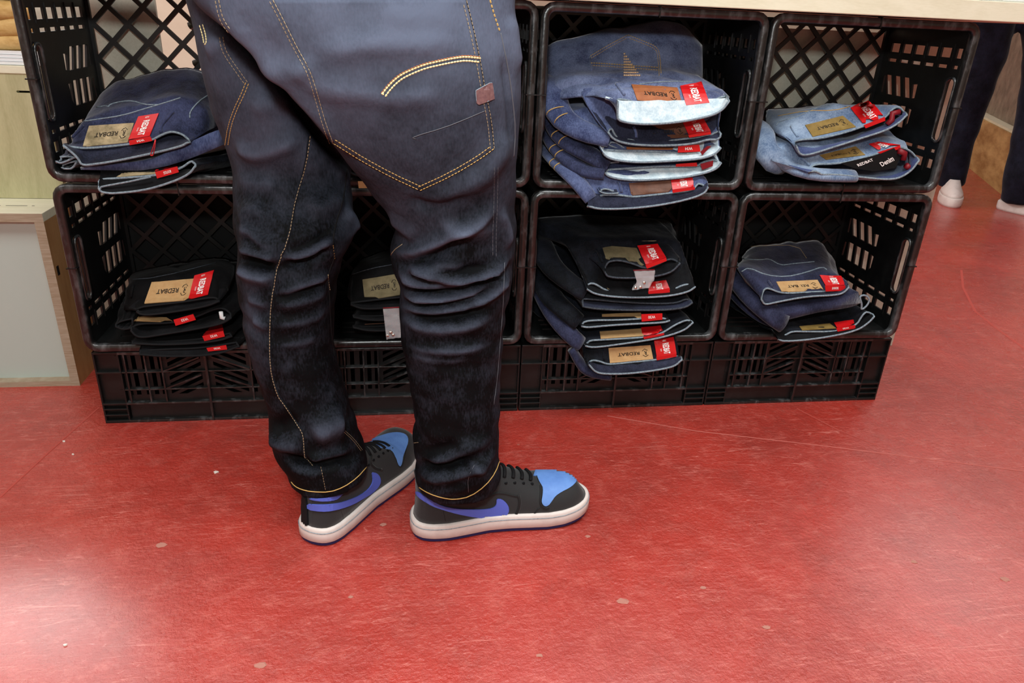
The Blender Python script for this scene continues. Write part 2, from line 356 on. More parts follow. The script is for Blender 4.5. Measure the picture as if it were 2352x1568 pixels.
MT['chip'] = mat('bare concrete chip', lin((176, 120, 106)), .7, .3); MT['crumb'] = mat('white crumb', lin((226, 220, 210)), .6, .3)
for k, (p, sz, m_) in enumerate((((168, 1044), .0022, 'crumb'), ((147, 1014), .0030, 'crumb'), ((150, 1482), .0030, 'crumb'), ((370, 1252), .010, 'chip'), ((1430, 1381), .009, 'chip'), ((1350, 1232), .005, 'chip'), ((805, 1371), .004, 'chip'),
                                 ((2308, 1330), .009, 'chip'), ((1210, 1180), .005, 'chip'), ((880, 1205), .006, 'chip'), ((496, 1085), .005, 'crumb'), ((1240, 1505), .005, 'chip'), ((2100, 1290), .006, 'chip'), ((598, 1528), .008, 'chip'), ((1615, 1350), .005, 'chip'), ((1760, 1440), .006, 'chip'))):
    c = at(p, Z=0); rs = np.random.RandomState(k); n = 7; b = MB(); V = [(c[0]+sz*(.6+.6*rs.rand())*math.cos(2*PI*i/n), c[1]+sz*.7*(.6+.6*rs.rand())*math.sin(2*PI*i/n), z) for z in (.0002, .0009 if m_ == 'chip' else .002) for i in range(n)]
    b.add(V, [tuple(range(n))[::-1], tuple(range(n, 2*n))]+[(i, (i+1) % n, (i+1) % n+n, i+n) for i in range(n)]); b.build('chip' if m_ == 'chip' else 'crumb', MT[m_], fl)
# ================================================================ CRATES
H, HB, D = .3308, .1626, .28
ZR = [HB, HB+H]                       # bottoms of the two milk-crate rows
def diamond_holes(x0, x1, y0, y1, p, bar):
    """diagonal lattice openings clipped to the rectangle"""
    out = []; nx = int((x1-x0)/p)+3; ny = int((y1-y0)/p)+3; r = p/2-bar/math.sqrt(2)
    for i in range(-1, 2*nx):
        for j in range(-1, 2*ny):
            if (i+j) % 2: continue
            cx, cy = x0+i*p/2, y0+j*p/2
            q = clip_rect([(cx+r, cy), (cx, cy+r), (cx-r, cy), (cx, cy-r)], x0, x1, y0, y1)
            q = [a for k, a in enumerate(q) if math.dist(a, q[k-1]) > 1e-5]
            if len(q) >= 3 and abs(parea(q)) > 3e-5: out.append(q)
    return out
def side_holes():
    """openings of a crate side in (depth from rim, height from middle)"""
    hs = []
    for s in (1, -1):
        for k, (a, b) in enumerate(((.020, .036), (.052, .082), (.094, .124), (.136, .166), (.178, .208), (.220, .250))):
            hs.append([(a, s*.098), (b, s*.098), (b, s*.116), (a, s*.116)])
            hs.append([(a+.002, s*.078), (b, s*.078), (b, s*.0845), (a+.002, s*.0845)])
        for a in (.150, .182, .214):
            hs.append([(a, s*.008), (a+.021, s*.008), (a+.021-.006, s*.052), (a-.006, s*.052)] if s < 0 else
                      [(a-.006, s*.010), (a+.014, s*.010), (a+.032, s*.050), (a+.012, s*.050)])
        hs.append([(.128, s*.012), (.140, s*.010), (.146, s*.038) if s > 0 else (.136, s*.048), (.129, s*.04)])
        hs.append([(.244, s*.012), (.250, s*.012), (.252, s*.048), (.246, s*.048)])
    hs.append(rrect(.012, .038, -.062, .062, .012))
    return hs
def profile_ring(x0, x1, z0, z1, yf, yb, wd, r):
    """crate rim: rounded bead swept round the opening"""
    path = rrect(x0+wd/2, x1-wd/2, z0+wd/2, z1-wd/2, r, 4); n = len(path); b = MB(); V = []; K = 10
    cy = (yf+yb)/2
    for i, (x, z) in enumerate(path):
        a, c = path[i-1], path[(i+1) % n]; t = np.array([c[0]-a[0], c[1]-a[1]]); t /= np.linalg.norm(t); nn = np.array([t[1], -t[0]])
        for k in range(K):
            u = 2*PI*(k+.5)/K; f = lambda q: math.copysign(abs(q)**.6, q)
            o = nn*f(math.cos(u))*wd/2; V.append((x+o[0], cy+f(math.sin(u))*(yb-yf)/2, z+o[1]))
    F = [(i*K+k, ((i+1) % n)*K+k, ((i+1) % n)*K+(k+1) % K, i*K+(k+1) % K) for i in range(n) for k in range(K)]
    b.add(V, F); return b
G_ = .0012; W2 = CW-2*G_
_sv, _sf = plate([(.004, -.156), (D-.004, -.156), (D-.004, .156), (.004, .156)], side_holes(), .004)
_lh = diamond_holes(.020, W2-.020, .022, H-.022-2*G_, .0655, .0085)
_lv, _lf = plate([(0.008, 0.008), (W2-.008, .008), (W2-.008, H-2*G_-.008), (.008, H-2*G_-.008)], _lh, .007)
_th = [[(a, b), (a+.075, b), (a+.075, b+.008), (a, b+.008)] for a in (.05, .17, .29) for b in (.05, .075, .10, .16, .185, .21)]
_tv, _tf = plate([(.008, .004), (W2-.008, .004), (W2-.008, D-.004), (.008, D-.004)], _th, .004)
SHARE = {}
def shared(key, fn):
    if key not in SHARE:
        V, F = fn(); SHARE[key] = mesh(V, F, key)
    return SHARE[key]
def part(name, key, fn, parent, m, smooth=False):
    first = key not in SHARE
    me = shared(key, fn); o = bpy.data.objects.new(name, me); COL.objects.link(o)
    if first:
        me.materials.append(m)
        if smooth: me.polygons.foreach_set('use_smooth', [True]*len(me.polygons))
    o.parent = parent; return o
hz = H-2*G_
def milk_crate(i, row, label):
    r = empty('milk_crate', (i*CW+G_, 0, ZR[row]+G_), 0, label, 'crate', 'black plastic milk crates of the jeans shelf')
    part('rim', 'crate_rim', lambda: (lambda b: (b.V, b.F))(profile_ring(0, W2, 0, hz, -.002, .016, .0165, .018)), r, MT['crate_rim'], True)
    part('side_wall', 'crate_left', lambda: ([(.010+z, u, v+hz/2) for u, v, z in _sv], [f[::-1] for f in _sf]), r, MT['crate'])
    part('side_wall', 'crate_right', lambda: ([(W2-.010-z, u, v+hz/2) for u, v, z in _sv], _sf), r, MT['crate'])
    part('top_wall', 'crate_top', lambda: ([(u, v, hz-.010-z) for u, v, z in _tv], [f[::-1] for f in _tf]), r, MT['crate'])
    part('bottom_wall', 'crate_bottom', lambda: ([(u, v, .008+z) for u, v, z in _tv], _tf), r, MT['crate'])
    part('lattice', 'crate_lattice', lambda: ([(u, D-z, v) for u, v, z in _lv], _lf), r, MT['crate'])
    def grip(x):
        b = MB(); b.tube([(x, u, v) for u, v in rrect(.012, .038, hz/2-.062, hz/2+.062, .012)], .0028, 6, True)
        return b.V, b.F
    part('hand_grip', 'crate_grip_left', lambda: grip(.0175), r, MT['crate_rim'], True)
    part('hand_grip', 'crate_grip_right', lambda: grip(W2-.0175), r, MT['crate_rim'], True)
    def ribs():
        b = MB()
        for x in (.0145, W2-.0145):
            for u in (.045, .088, .130, .172, .214):
                for s in (1, -1): b.box(x-.0012, x+.0012, u-.0012, u+.0012, hz/2+s*.108-.016, hz/2+s*.108+.016)
        for cx in (.0085, W2-.0085): b.box(cx-.0095, cx+.0095, -.0028, .012, hz*.52, hz*.52+.0022)
        for cz in (.0085, hz-.0085): b.box(W2*.5, W2*.5+.0022, -.0028, .012, cz-.0095, cz+.0095)
        return b.V, b.F
    part('ribs', 'crate_ribs', ribs, r, MT['crate'])['kind'] = 'stuff'
    return r
CL = [['lower left milk crate holding black jeans beside the white-fronted box', 'lower milk crate seen between the legs of the standing man',
       'lower milk crate with the dark jeans pile that spills over its rim', 'lower right milk crate with three navy jeans at the open floor'],
      ['upper left milk crate with the pale wall showing through its lattice', 'upper milk crate hidden behind the seat of the standing man',
       'upper milk crate holding the pile topped by the studded pocket jeans', 'upper right milk crate holding two light blue jeans']]
for row in (0, 1):
    for i in range(4): milk_crate(i, row, CL[row][i])

def base_crate(i, label):
    x0, x1 = i*CW+(.008 if i == 0 else .0015), (i+1)*CW-(.0015 if i < 3 else .002)
    wd = x1-x0; h = HB-.003
    r = empty('vegetable_crate', (x0, .008, 0), 0, label, 'crate', 'low black crates on the floor under the milk crates')
    # front panel: slots left/right, chevrons in the middle
    cx = wd/2; hs = []
    xs = [cx-.165+.0155*k for k in range(6)]
    rows = [(.117, .148), (.078, .110), (.060, .072)]
    for z0, z1 in rows:
        for sgn in (-1, 1):
            for k in range(6):
                a = .085+.0152*k + (.004 if k > 2 else 0)
                q = [(cx+sgn*a, z0), (cx+sgn*(a+.0085), z0), (cx+sgn*(a+.0085), z1), (cx+sgn*a, z1)]
                hs.append(q)
    for sgn in (-1, 1):
        for k in range(7):
            zz = .045+.0155*k
            q = clip_rect([(.012, zz+.032), (.076, zz), (.076, zz+.0085), (.012, zz+.0405)], .012, .076, .060, .150)
            if len(q) > 2 and abs(parea(q)) > 2e-5: hs.append([(cx+sgn*a, b) for a, b in q])
    V, F = plate([(.050, .004), (wd-.050, .004), (wd-.050, h-.004), (.050, h-.004)], hs, .003)
    b = MB(); b.add([(u, .012-z, v) for u, v, z in V], F); b.build('front_panel', MT['crate'], r, world=False)
    b = MB()
    for z0, z1, d0 in ((0, .006, 0), (.0415, .046, 0), (.073, .0762, .002), (.112, .1152, .002), (h-.006, h, 0)):   # ledges
        b.box(.046, wd-.046, d0, .014, z0, z1, bev=.001)
    for k in (cx-.1535, cx-.1155, cx-.0855, cx+.0855, cx+.1155, cx+.1535): b.box(k-.0015, k+.0015, .002, .014, .046, h-.004)
    b.box(cx-.0025, cx+.0025, -.001, .014, 0, h, bev=.001)
    for s in (-1, 1):
        for z in (.073, .112):
            V = [(cx+s*.012, .003, z+.030), (cx+s*.085, .003, z), (cx+s*.085, .003, z+.0035), (cx+s*.012, .003, z+.0335),
                 (cx+s*.012, .014, z+.030), (cx+s*.085, .014, z), (cx+s*.085, .014, z+.0035), (cx+s*.012, .014, z+.0335)]
            b.add(V, [(0, 1, 2, 3), (4, 7, 6, 5), (0, 4, 5, 1), (3, 2, 6, 7)])
    b.build('ledges', MT['crate_rim'], r, world=False)['kind'] = 'stuff'
    for s in (0, 1):
        b = MB(); a0, a1 = (0, .048) if s == 0 else (wd-.048, wd)
        b.box(a0+.001, a1-.001, .010, .05, 0, h)
        for z0, z1 in ((0, .006), (.0165, .0195), (.030, .033), (.0415, .046), (.112, .1165), (h-.005, h)): b.box(a0, a1, 0, .012, z0, z1, bev=.001)
        for xx in (a0+.0015, a1-.0015): b.box(xx-.0015, xx+.0015, .001, .012, 0, h)
        b.build('corner_post', MT['crate'], r, world=False)
    b = MB(); b.box(0, .004, .05, .29, 0, h); b.build('side_wall', MT['crate'], r, world=False)
    b = MB(); b.box(wd-.004, wd, .05, .29, 0, h); b.build('side_wall', MT['crate'], r, world=False)
    b = MB(); b.box(.004, wd-.004, .286, .29, 0, h); b.build('back_wall', MT['crate'], r, world=False)
    b = MB(); b.box(.004, wd-.004, .05, .286, .004, .008); b.build('bottom', MT['crate'], r, world=False)
for i, l in enumerate(['leftmost low slotted crate on the red floor, corner standing near the white-fronted box',
                       'low slotted crate seen behind the legs of the standing man',
                       'low slotted crate under the spilling pile of dark jeans', 'rightmost low slotted crate under the three navy jeans']):
    base_crate(i, l)

# boards round the crates
def simple_board(name, box, m, label, cat='board', bev=.0015):
    b = MB(); b.box(*box, bev=bev); return tag(b.build(name, m), label, cat)
simple_board('back_board', (-.099, .135, .303, .313, .0, HB+2*H-.004), MT['panel_grey'], 'narrow pale board behind the left end of the crate shelf')
simple_board('back_board', (1.44, 1.955, .303, .313, .0, HB+2*H-.03), MT['panel_grey'], 'pale board behind the right end of the crate shelf')
simple_board('dark_backing', (.50, 1.43, .303, .313, HB+H+.004, HB+2*H-.01), MT['black'], 'added black sheet for the dark behind the middle upper milk crates')  # added black sheet closing off the view behind these lattices
simple_board('dark_backing', (.0, 1.715, .290, .300, .0, HB+H), MT['black'], 'added black sheet for the shade behind the lower row of milk crates')  # added black sheet standing in for shade behind the lower lattices
simple_board('worktop', (.30, 1.93, -.022, .36, HB+2*H+.0015, HB+2*H+.036), MT['ply'], 'long pale plywood worktop lying on top of the crates', 'worktop')
b = MB(); b.box(1.22, 1.72, .0, .30, HB+2*H+.0365, HB+2*H+.07, bev=.012)
tag(b.build('folded_garment', MT['shirt'], None, True), 'black folded garment lying on the plywood worktop', 'clothing')
b = MB(); b.box(1.735, 1.92, -.012, .15, HB+2*H+.0365, HB+2*H+.043, bev=.002)
tag(b.build('paper_sheet', MT['paper']), 'white paper lying at the right end of the plywood worktop', 'paper')

# ================================================================ LEFT PLYWOOD BOXES
XR, YF, ZT = -.103, .18, .391
r = empty('display_box', (-.4, YF, 0), 0, 'low plywood box with a recessed white front panel, at the left edge', 'box')
b = MB(); b.box(-.75, XR, YF, .75, ZT-.018, ZT, bev=.001); o = b.build('top_panel', [MT['ply']], r)
b = MB(); b.box(-.75, XR, YF-.0006, YF-.0001, ZT-.018, ZT-.0005); b.build('edge_band', MT['ply_edge'], r)
b = MB(); b.box(XR-.018, XR, YF, .75, 0, ZT-.018); b.build('side_panel', MT['ply_warm'], r)
b = MB(); b.box(XR-.018, XR, YF-.0006, YF-.0001, 0, ZT-.018); b.build('edge_band', MT['ply_edge'], r)
b = MB(); b.box(-.75, XR-.018, YF, .75, 0, .012); b.build('bottom_panel', MT['ply_edge'], r)
b = MB(); b.box(-.75, XR-.018, YF+.022, YF+.03, .012, ZT-.018); b.build('front_panel', MT['white_panel'], r)
b = MB()
for x0, x1 in ((-.196, -.155), (-.211, -.206), (-.146, -.141)): b.box(x0, x1, .2385, .2402, ZT-.001, ZT+.0004)
b.build('slot', MT['black'], r)
b = MB(); b.box(XR-.0004, XR+.0004, .19, .20, .255, .275); b.build('side_slot', MT['black'], r)
r = empty('cabinet', (-.4, .30, ZT), 0, 'upper plywood cabinet with a slot grip standing on the low display box', 'cabinet')
V, F = plate([(-.75, ZT+.001), (XR+.0, ZT+.001), (XR, .645), (-.75, .645)], [rrect(-.155, -.108, .608, .6125, .002)], .012)
b = MB(); b.add([(u, .312-z, v) for u, v, z in V], F); b.build('front_panel', MT['ply_v'], r)
b = MB(); b.box(-.75, XR, .298, .72, .645, .660, bev=.001); b.build('top_panel', MT['ply'], r)
b = MB(); b.box(XR-.012, XR, .312, .72, ZT+.001, .645); b.build('side_panel', MT['ply_v'], r)
b = MB(); b.box(-.2, -.10, .325, .33, .60, .62); b.build('slot_backing', MT['black'], r)
b = MB()
for k in range(4): b.box(-.5, -.088+.004*(k % 2), .305+.004*k, .345, .661+.0062*k, .6665+.0062*k)
tag(b.build('paper_stack', MT['paper']), 'stack of white paper on top of the upper plywood cabinet', 'paper')
def pillow(cx, cy, cz, ax, ay, az, n=14, p=2.6, wob=.06, seed=1):
    rs = np.random.RandomState(seed); V = []; F = []; ph = rs.rand(6)*6
    for j in range(n+1):
        v = -PI/2+PI*j/n
        for i in range(2*n):
            u = 2*PI*i/(2*n); f = lambda q: math.copysign(abs(q)**(2/p), q)
            k = 1+wob*math.sin(3*u+ph[0]+2*v)+wob*.6*math.sin(7*u+ph[1])
            V.append((cx+ax*f(math.cos(v))*f(math.cos(u))*k, cy+ay*f(math.cos(v))*f(math.sin(u))*k, cz+az*f(math.sin(v))))
    for j in range(n):
        for i in range(2*n): F.append((j*2*n+i, j*2*n+(i+1) % (2*n), (j+1)*2*n+(i+1) % (2*n), (j+1)*2*n+i))
    return V, F
r = empty('straw_bag', (-.2, .42, .69), 0, 'tan straw bag in bulging folds on the white paper, top left corner', 'bag')
for k, (z, a) in enumerate(((.700, .020), (.728, .026), (.757, .022))):
    b = MB(); b.add(*pillow(-.185+.003*k, .40, z, .10-.004*k, .07, a, seed=k)); b.build('bag_fold', MT['tanbag'], r, True)
b = MB(); b.add(*pillow(-.19, .41, .818, .09, .06, .038, wob=.12, seed=9))
tag(b.build('scarf', MT['mottle'], None, True), 'mottled red and grey cloth heaped on the tan straw bag', 'cloth')
# things seen through the upper left lattice
r = empty('cardboard_carton', (.35, .75, 0), 0, 'peach cardboard carton behind the upper left milk crate', 'box')
MT['peach'] = mat('peach card', lin((226, 176, 136)), .7, .2)
b = MB(); b.box(.27, .48, .62, .86, 0, .70, bev=.003); b.build('carton_body', MT['peach'], r)
b = MB(); b.box(.27, .48, .735, .745, .70, .703); b.build('tape', MT['paper'], r)
r = empty('clothes_rack', (.3, .55, 0), 0, 'dark metal rack standing behind the upper left milk crate', 'rack')
for k, x in enumerate((.19, .235, .28)):
    b = MB(); b.tube([(x, .50, 0), (x+.004, .50, .95)], .008 if k else .012, 8); b.build('upright', MT['crate'], r, True)
for k, z in enumerate((.55, .66, .74, .80)):
    b = MB(); b.tube([(.15, .49, z), (.22, .47, z+.03), (.30, .49, z-.01), (.36, .50, z+.02)], .009, 8); b.build('hanger_arm', MT['crate'], r, True)
# ================================================================ BACKGROUND RIGHT
r = empty('plywood_plinth', (4.3, 2.4, 0), 0, 'low plywood plinth on the floor behind the passer-by', 'plinth')
P0, P1 = at((2225, 385), Z=0), at((2310, 455), Z=0)
d = (P1-P0)/np.linalg.norm(P1-P0); nrm = np.array([-d[1], d[0], 0]); nrm = nrm if nrm[0] > 0 else -nrm
A, B = P0-d*1.2, P1+d*.25
b = MB(); q = [A, B, B+nrm*.5, A+nrm*.5]; b.add([(*v[:2], 0) for v in q]+[(*v[:2], .30) for v in q], [(0, 1, 5, 4), (1, 2, 6, 5), (2, 3, 7, 6), (3, 0, 4, 7), (4, 5, 6, 7)]); b.build('plinth_body', MT['osb'], r)
q = [A+nrm*.012-d*0, B+nrm*.012, B+nrm*.5, A+nrm*.5]
b = MB(); b.add([(*v[:2], .30) for v in q]+[(*v[:2], .312) for v in q], [(0, 1, 5, 4), (1, 2, 6, 5), (4, 5, 6, 7)]); b.build('top_board', MT['ply'], r)
A2, B2 = A+nrm*.10, B+nrm*.06
b = MB(); q = [A2, B2, B2+nrm*.3, A2+nrm*.3]; b.add([(*v[:2], .313) for v in q]+[(*v[:2], 1.9) for v in q], [(0, 1, 5, 4), (1, 2, 6, 5), (2, 3, 7, 6), (3, 0, 4, 7), (4, 5, 6, 7)])
tag(b.build('concrete_pillar', MT['concrete']), 'rough grey-brown concrete pillar standing on the plywood plinth', 'pillar')

# ================================================================ DECALS: cloth, card and thread laid on a surface
def bvh_of(objs):
    V = []; F = []
    for o in objs:
        mw = pmat(o); n = len(V); V += [mw @ v.co for v in o.data.vertices]; F += [tuple(i+n for i in p.vertices) for p in o.data.polygons]
    return BVHTree.FromPolygons(V, F)
CAMV = Vector(CAM)
def hit(bvh, p, off=0.0, plane=None, tol=None):
    d = Vector(ray(p)).normalized(); loc, nrm, _, dist = bvh.ray_cast(CAMV, d, 5)
    if loc is None or (tol is not None and plane is not None and loc.y > plane+tol):
        if plane is None: return None, None
        loc = Vector(at(p, Y=plane)); nrm = -d
    if nrm.dot(d) > 0: nrm = -nrm
    return loc+nrm*off, nrm
def fill_poly(poly, cell):
    xs = [p[0] for p in poly]; ys = [p[1] for p in poly]; V = []; F = []; idx = {}
    x = min(xs)
    nx = max(1, int(math.ceil((max(xs)-x)/cell))); ny = max(1, int(math.ceil((max(ys)-min(ys))/cell)))
    for i in range(nx):
        for j in range(ny):
            q = clip_rect(list(poly), x+i*cell, x+(i+1)*cell, min(ys)+j*cell, min(ys)+(j+1)*cell)
            f = []
            for p in q:
                k = (round(p[0], 2), round(p[1], 2))
                if k not in idx: idx[k] = len(V); V.append(k)
                if not f or f[-1] != idx[k]: f.append(idx[k])
            if len(f) > 2 and f[0] == f[-1]: f.pop()
            if len(set(f)) > 2: F.append(f)
    return V, F
def decal(bvh, poly, name, m, parent, th=.0012, cell=7, plane=None, tol=None, off=.0002, lab=None, near=False):
    """a thin sheet that follows the surface inside the outline"""
    V, F = fill_poly(poly, cell); T = []; Bt = []; ok = []; H_ = [hit(bvh, p, off, plane, tol) for p in V]
    ds = [(h[0]-CAMV).length for h in H_ if h[0] is not None]; dm = float(np.median(ds)) if ds else 1
    for p, (l, n) in zip(V, H_):
        if l is None and near:
            q = CAMV+Vector(ray(p)).normalized()*dm; l, n, _, dd = bvh.find_nearest(q)
            if dd > .02: l = None
            else: l = l+n*off
        if l is None: ok.append(False); T.append((0, 0, 0)); Bt.append((0, 0, 0)); continue
        ok.append(True); T.append(l+n*th); Bt.append(l)
    F = [f for f in F if all(ok[i] for i in f)]
    if not F: return None
    n = len(V); cnt = {}
    for f in F:
        for i in range(len(f)): e = (f[i-1], f[i]); cnt[e] = cnt.get(e, 0)+1
    FF = [list(f)[::-1] for f in F]
    for a, c in cnt:
        if (c, a) not in cnt: FF.append([a, c, c+n, a+n])
    FF += [[i+n for i in f] for f in F]
    used = sorted({i for f in FF for i in f}); mp = {u: k for k, u in enumerate(used)}; AV = T+Bt
    me = mesh([AV[u] for u in used], [[mp[i] for i in f] for f in FF], name)
    bm = bmesh.new(); bm.from_mesh(me); bmesh.ops.recalc_face_normals(bm, faces=bm.faces); bm.to_mesh(me); bm.free()
    o = link(name, me, m, parent, False)
    if lab: o['label'] = lab
    return o
def quad(Q, u, v):
    (a, b_, c, d_) = Q
    return ((1-u)*(1-v)*a[0]+u*(1-v)*b_[0]+u*v*c[0]+(1-u)*v*d_[0], (1-u)*(1-v)*a[1]+u*(1-v)*b_[1]+u*v*c[1]+(1-u)*v*d_[1])
TXT = {}
def glyphs(txt, narrow=1.0, bold=.0):
    if (txt, bold) not in TXT:
        cu = bpy.data.curves.new('t', 'FONT'); cu.body = txt; cu.offset = bold; cu.align_x = 'CENTER'; cu.align_y = 'CENTER'; cu.resolution_u = 2
        ob = bpy.data.objects.new('t', cu); COL.objects.link(ob)
        me = bpy.data.meshes.new_from_object(ob.evaluated_get(bpy.context.evaluated_depsgraph_get()))
        V = np.array([v.co[:2] for v in me.vertices]); F = [tuple(p.vertices) for p in me.polygons]
        lo, hi = V.min(0), V.max(0); V = (V-lo)/(hi-lo)
        TXT[(txt, bold)] = (V, F); bpy.data.objects.remove(ob); bpy.data.curves.remove(cu); bpy.data.meshes.remove(me)
    return TXT[(txt, bold)]
def text_on(bvh, txt, Q, m, parent, name='printed_text', off=.0018, plane=None, tol=None, bold=.02):
    """Q: photo corners of the text box in reading order (left-top, right-top, right-bottom, left-bottom)"""
    V, F = glyphs(txt, bold=bold); P = []
    for u, v in V:
        l, n = hit(bvh, quad(Q, u, 1-v), off, plane, tol)
        if l is None: return
        P.append(l)
    return link(name, mesh(P, F, name), m, parent, False)
def line_pts(bvh, pts, step=4, off=.0006, plane=None, tol=None):
    R = resample(smooth_poly(pts, 1), max(2, int(sum(math.dist(pts[i], pts[i-1]) for i in range(1, len(pts)))/step)))
    out = []
    for p in R:
        l, n = hit(bvh, p, off, plane, tol)
        if l is not None: out.append(np.array(l))
    return out
def stitch(bvh, pts, m, parent, r=.0007, dash=(3.4, 1.6), name='stitching', off=.0005):
    P = line_pts(bvh, pts, 2.0, off); b = MB()
    if len(P) < 3: return
    P = np.array(P); d = np.r_[0, np.cumsum(np.linalg.norm(np.diff(P, axis=0), axis=1))]
    on, gap = dash[0]/1000, dash[1]/1000; s = 0
    while s+on < d[-1]:
        q = [np.array([np.interp(t, d, P[:, k]) for k in range(3)]) for t in (s, s+on*.5, s+on)]
        if np.linalg.norm(q[2]-q[0]) < on*1.2: b.tube(q, [r*.6, r, r*.6], 4)
        s += on+gap
    if b.V:
        o = b.build(name, m, parent); o['kind'] = 'stuff'; return o
def cord(bvh, pts, m, parent, r=.001, name='seam', off=.0, plane=None, tol=None):
    P = line_pts(bvh, pts, 4, off, plane, tol)
    if len(P) < 2: return
    runs = [[P[0]]]
    for a in P[1:]:
        if np.linalg.norm(a-runs[-1][-1]) > .03: runs.append([a])
        else: runs[-1].append(a)
    if name == 'belt_loop': runs = [max(runs, key=len)]
    b = MB(); [b.tube(q, r, 5) for q in runs if len(q) > 1]
    return b.build(name, m, parent, True) if b.V else None
def offset_line(pts, d):
    out = []
    for i in range(len(pts)):
        a = np.array(pts[max(i-1, 0)], float); c = np.array(pts[min(i+1, len(pts)-1)], float); t = (c-a)/(np.linalg.norm(c-a)+1e-9)
        out.append((pts[i][0]-t[1]*d, pts[i][1]+t[0]*d))
    return out

# ================================================================ FOLDED JEANS
NU = 40
def px_ring(up, lo, yu, yl):
    """closed ring: along the upper lip left to right, back along the lower lip"""
    U = resample(smooth_poly(up, 2), NU); Lw = resample(smooth_poly(lo, 2), NU)[::-1]
    R = [at(p, Y=yu) for p in U]+[at(p, Y=yl) for p in Lw]
    return np.array(R)
def w_ring(xl, xr, zb, zt, y, p=3.2, sag=0.0):
    R = []
    a, c = (xr-xl)/2, (zt-zb)/2; cx, cz = (xl+xr)/2, (zt+zb)/2; f = lambda q: math.copysign(abs(q)**(2/p), q)
    for k in range(NU):
        u = PI-PI*k/(NU-1); R.append((cx+a*f(math.cos(u)), y, cz+c*f(math.sin(u))))
    for k in range(NU):
        u = -PI*k/(NU-1); R.append((cx+a*f(math.cos(u)), y, cz+c*f(math.sin(u))))
    return np.array(R)
def cloth_tube(stations, name, m_out, m_in, m_rim, parent, steps=7, th=.0032, close_back=True, open_front=True, rim=.0021, seed=0, wr=.0022):
    """cloth swept through rings (front first); open front shows the inside"""
    rs = np.random.RandomState(seed); S = [np.array(s) for s in stations]; rings = []
    for i in range(len(S)-1):
        for k in range(steps):
            t = k/steps; h = t*t*(3-2*t); r_ = S[i]*(1-h)+S[i+1]*h; r_[:, 1] = S[i][:, 1]*(1-t)+S[i+1][:, 1]*t; rings.append(r_)
    rings.append(S[-1]); n = len(S[0]); V = []; F = []
    for r_ in rings:          # cloth rests on the rim bead and stays between the crate's posts
        k = (r_[:, 1] > -.007) & (r_[:, 1] < .022); r_[k, 2] = np.maximum(r_[k, 2], CUR[1]+.0250)
        k = r_[:, 1] > -.007; r_[k, 0] = np.clip(r_[k, 0], CUR[0]*CW+.0285, (CUR[0]+1)*CW-.0285)
    ph = rs.rand(8)*6.28
    for j, r_ in enumerate(rings):
        c = r_.mean(0); q = j/len(rings); W_ = []
        for i, p in enumerate(r_):
            d = p-c; d[1] = 0; d /= np.linalg.norm(d)+1e-9
            a = min(1, j/2)*wr*(math.sin(i*.55+ph[0]+q*5)+.8*math.sin(i*.23+ph[1]-q*9)+.6*math.sin(i*1.1+q*13+ph[2]))
            W_.append(p+d*a)
        W_ = np.array(W_); k = W_[:, 1] >= .022; W_[k, 2] = np.clip(W_[k, 2], CUR[1]+.0165, CUR[1]+H-.0185); k = (W_[:, 1] > -.0075) & (W_[:, 1] < .022); W_[k, 2] = np.maximum(W_[k, 2], CUR[1]+.0245)
        rings[j] = W_; V += list(W_)
    m_ = len(rings)
    for j in range(m_-1):
        for i in range(n): F.append((j*n+i, (j+1)*n+i, (j+1)*n+(i+1) % n, j*n+(i+1) % n))
    if close_back:
        V.append(rings[-1].mean(0)); c = len(V)-1
        for i in range(n): F.append(((m_-1)*n+i, c, (m_-1)*n+(i+1) % n))
    if not open_front:
        V.append(rings[0].mean(0)+np.array([0, -.004, 0])); c = len(V)-1
        for i in range(n): F.append((i, (i+1) % n, c))
    me = mesh(V, F, name)
    bm = bmesh.new(); bm.from_mesh(me); bmesh.ops.recalc_face_normals(bm, faces=bm.faces)
    vol = bm.calc_volume()
    bm.to_mesh(me); bm.free()
    # make sure outward normals point away from the axis
    o = link(name, me, [m_out], parent)
    c0 = np.array(rings[len(rings)//2]).mean(0); pl = me.polygons[(m_//2)*n+n//4]
    if (np.array(pl.center)-c0)@np.array(pl.normal) < 0: me.flip_normals()
    if open_front:      # inner layer as its own sheet
        Vi = []
        nl = 5; 
        for r_ in rings[:nl]:
            c = r_.mean(0)
            for i, p in enumerate(r_):
                a, b_ = r_[i-1], r_[(i+1) % n]; t = b_-a; nn = np.array([-t[2], 0, t[0]]); nn /= np.linalg.norm(nn)+1e-9
                Vi.append(p+(-nn if True else nn)*th)
        Fi = [(j*n+i, j*n+(i+1) % n, (j+1)*n+(i+1) % n, (j+1)*n+i) for j in range(nl-1) for i in range(n)]
        link('lining', mesh(Vi, Fi, 'lining'), m_in, parent)
        b = MB(); f = [np.array(a)*.5+np.array(c)*.5 for a, c in zip(rings[0], Vi[:n])]
        b.tube(f, rim, 7, True); b.build('waistband_edge', m_rim, parent, True)
    return o
CRX = {'GA': 0, 'GC': 2, 'GD': 3, 'GE': 0, 'GF': 1, 'GG': 2, 'GH': 3}
def clamp(R, cr, zmin, zmax):
    R = np.array(R); inside = R[:, 1] > .012; x0, x1 = cr*CW+.0285, (cr+1)*CW-.0285
    R[inside, 0] = np.clip(R[inside, 0], x0, x1); R[:, 1] = np.minimum(R[:, 1], .255); R[inside, 2] = np.minimum(R[inside, 2], zmax)
    top = R[:NU, 2][::-1].copy(); low = R[NU:, 2]; m = inside[NU:]
    low[m] = np.maximum(low[m], np.minimum(zmin, top[m]-.010)); R[NU:, 2] = low; return R
CUR = [0, 0.]
def crate_of(R): c = np.array(R)[:, 0].mean(); return int(c//CW)
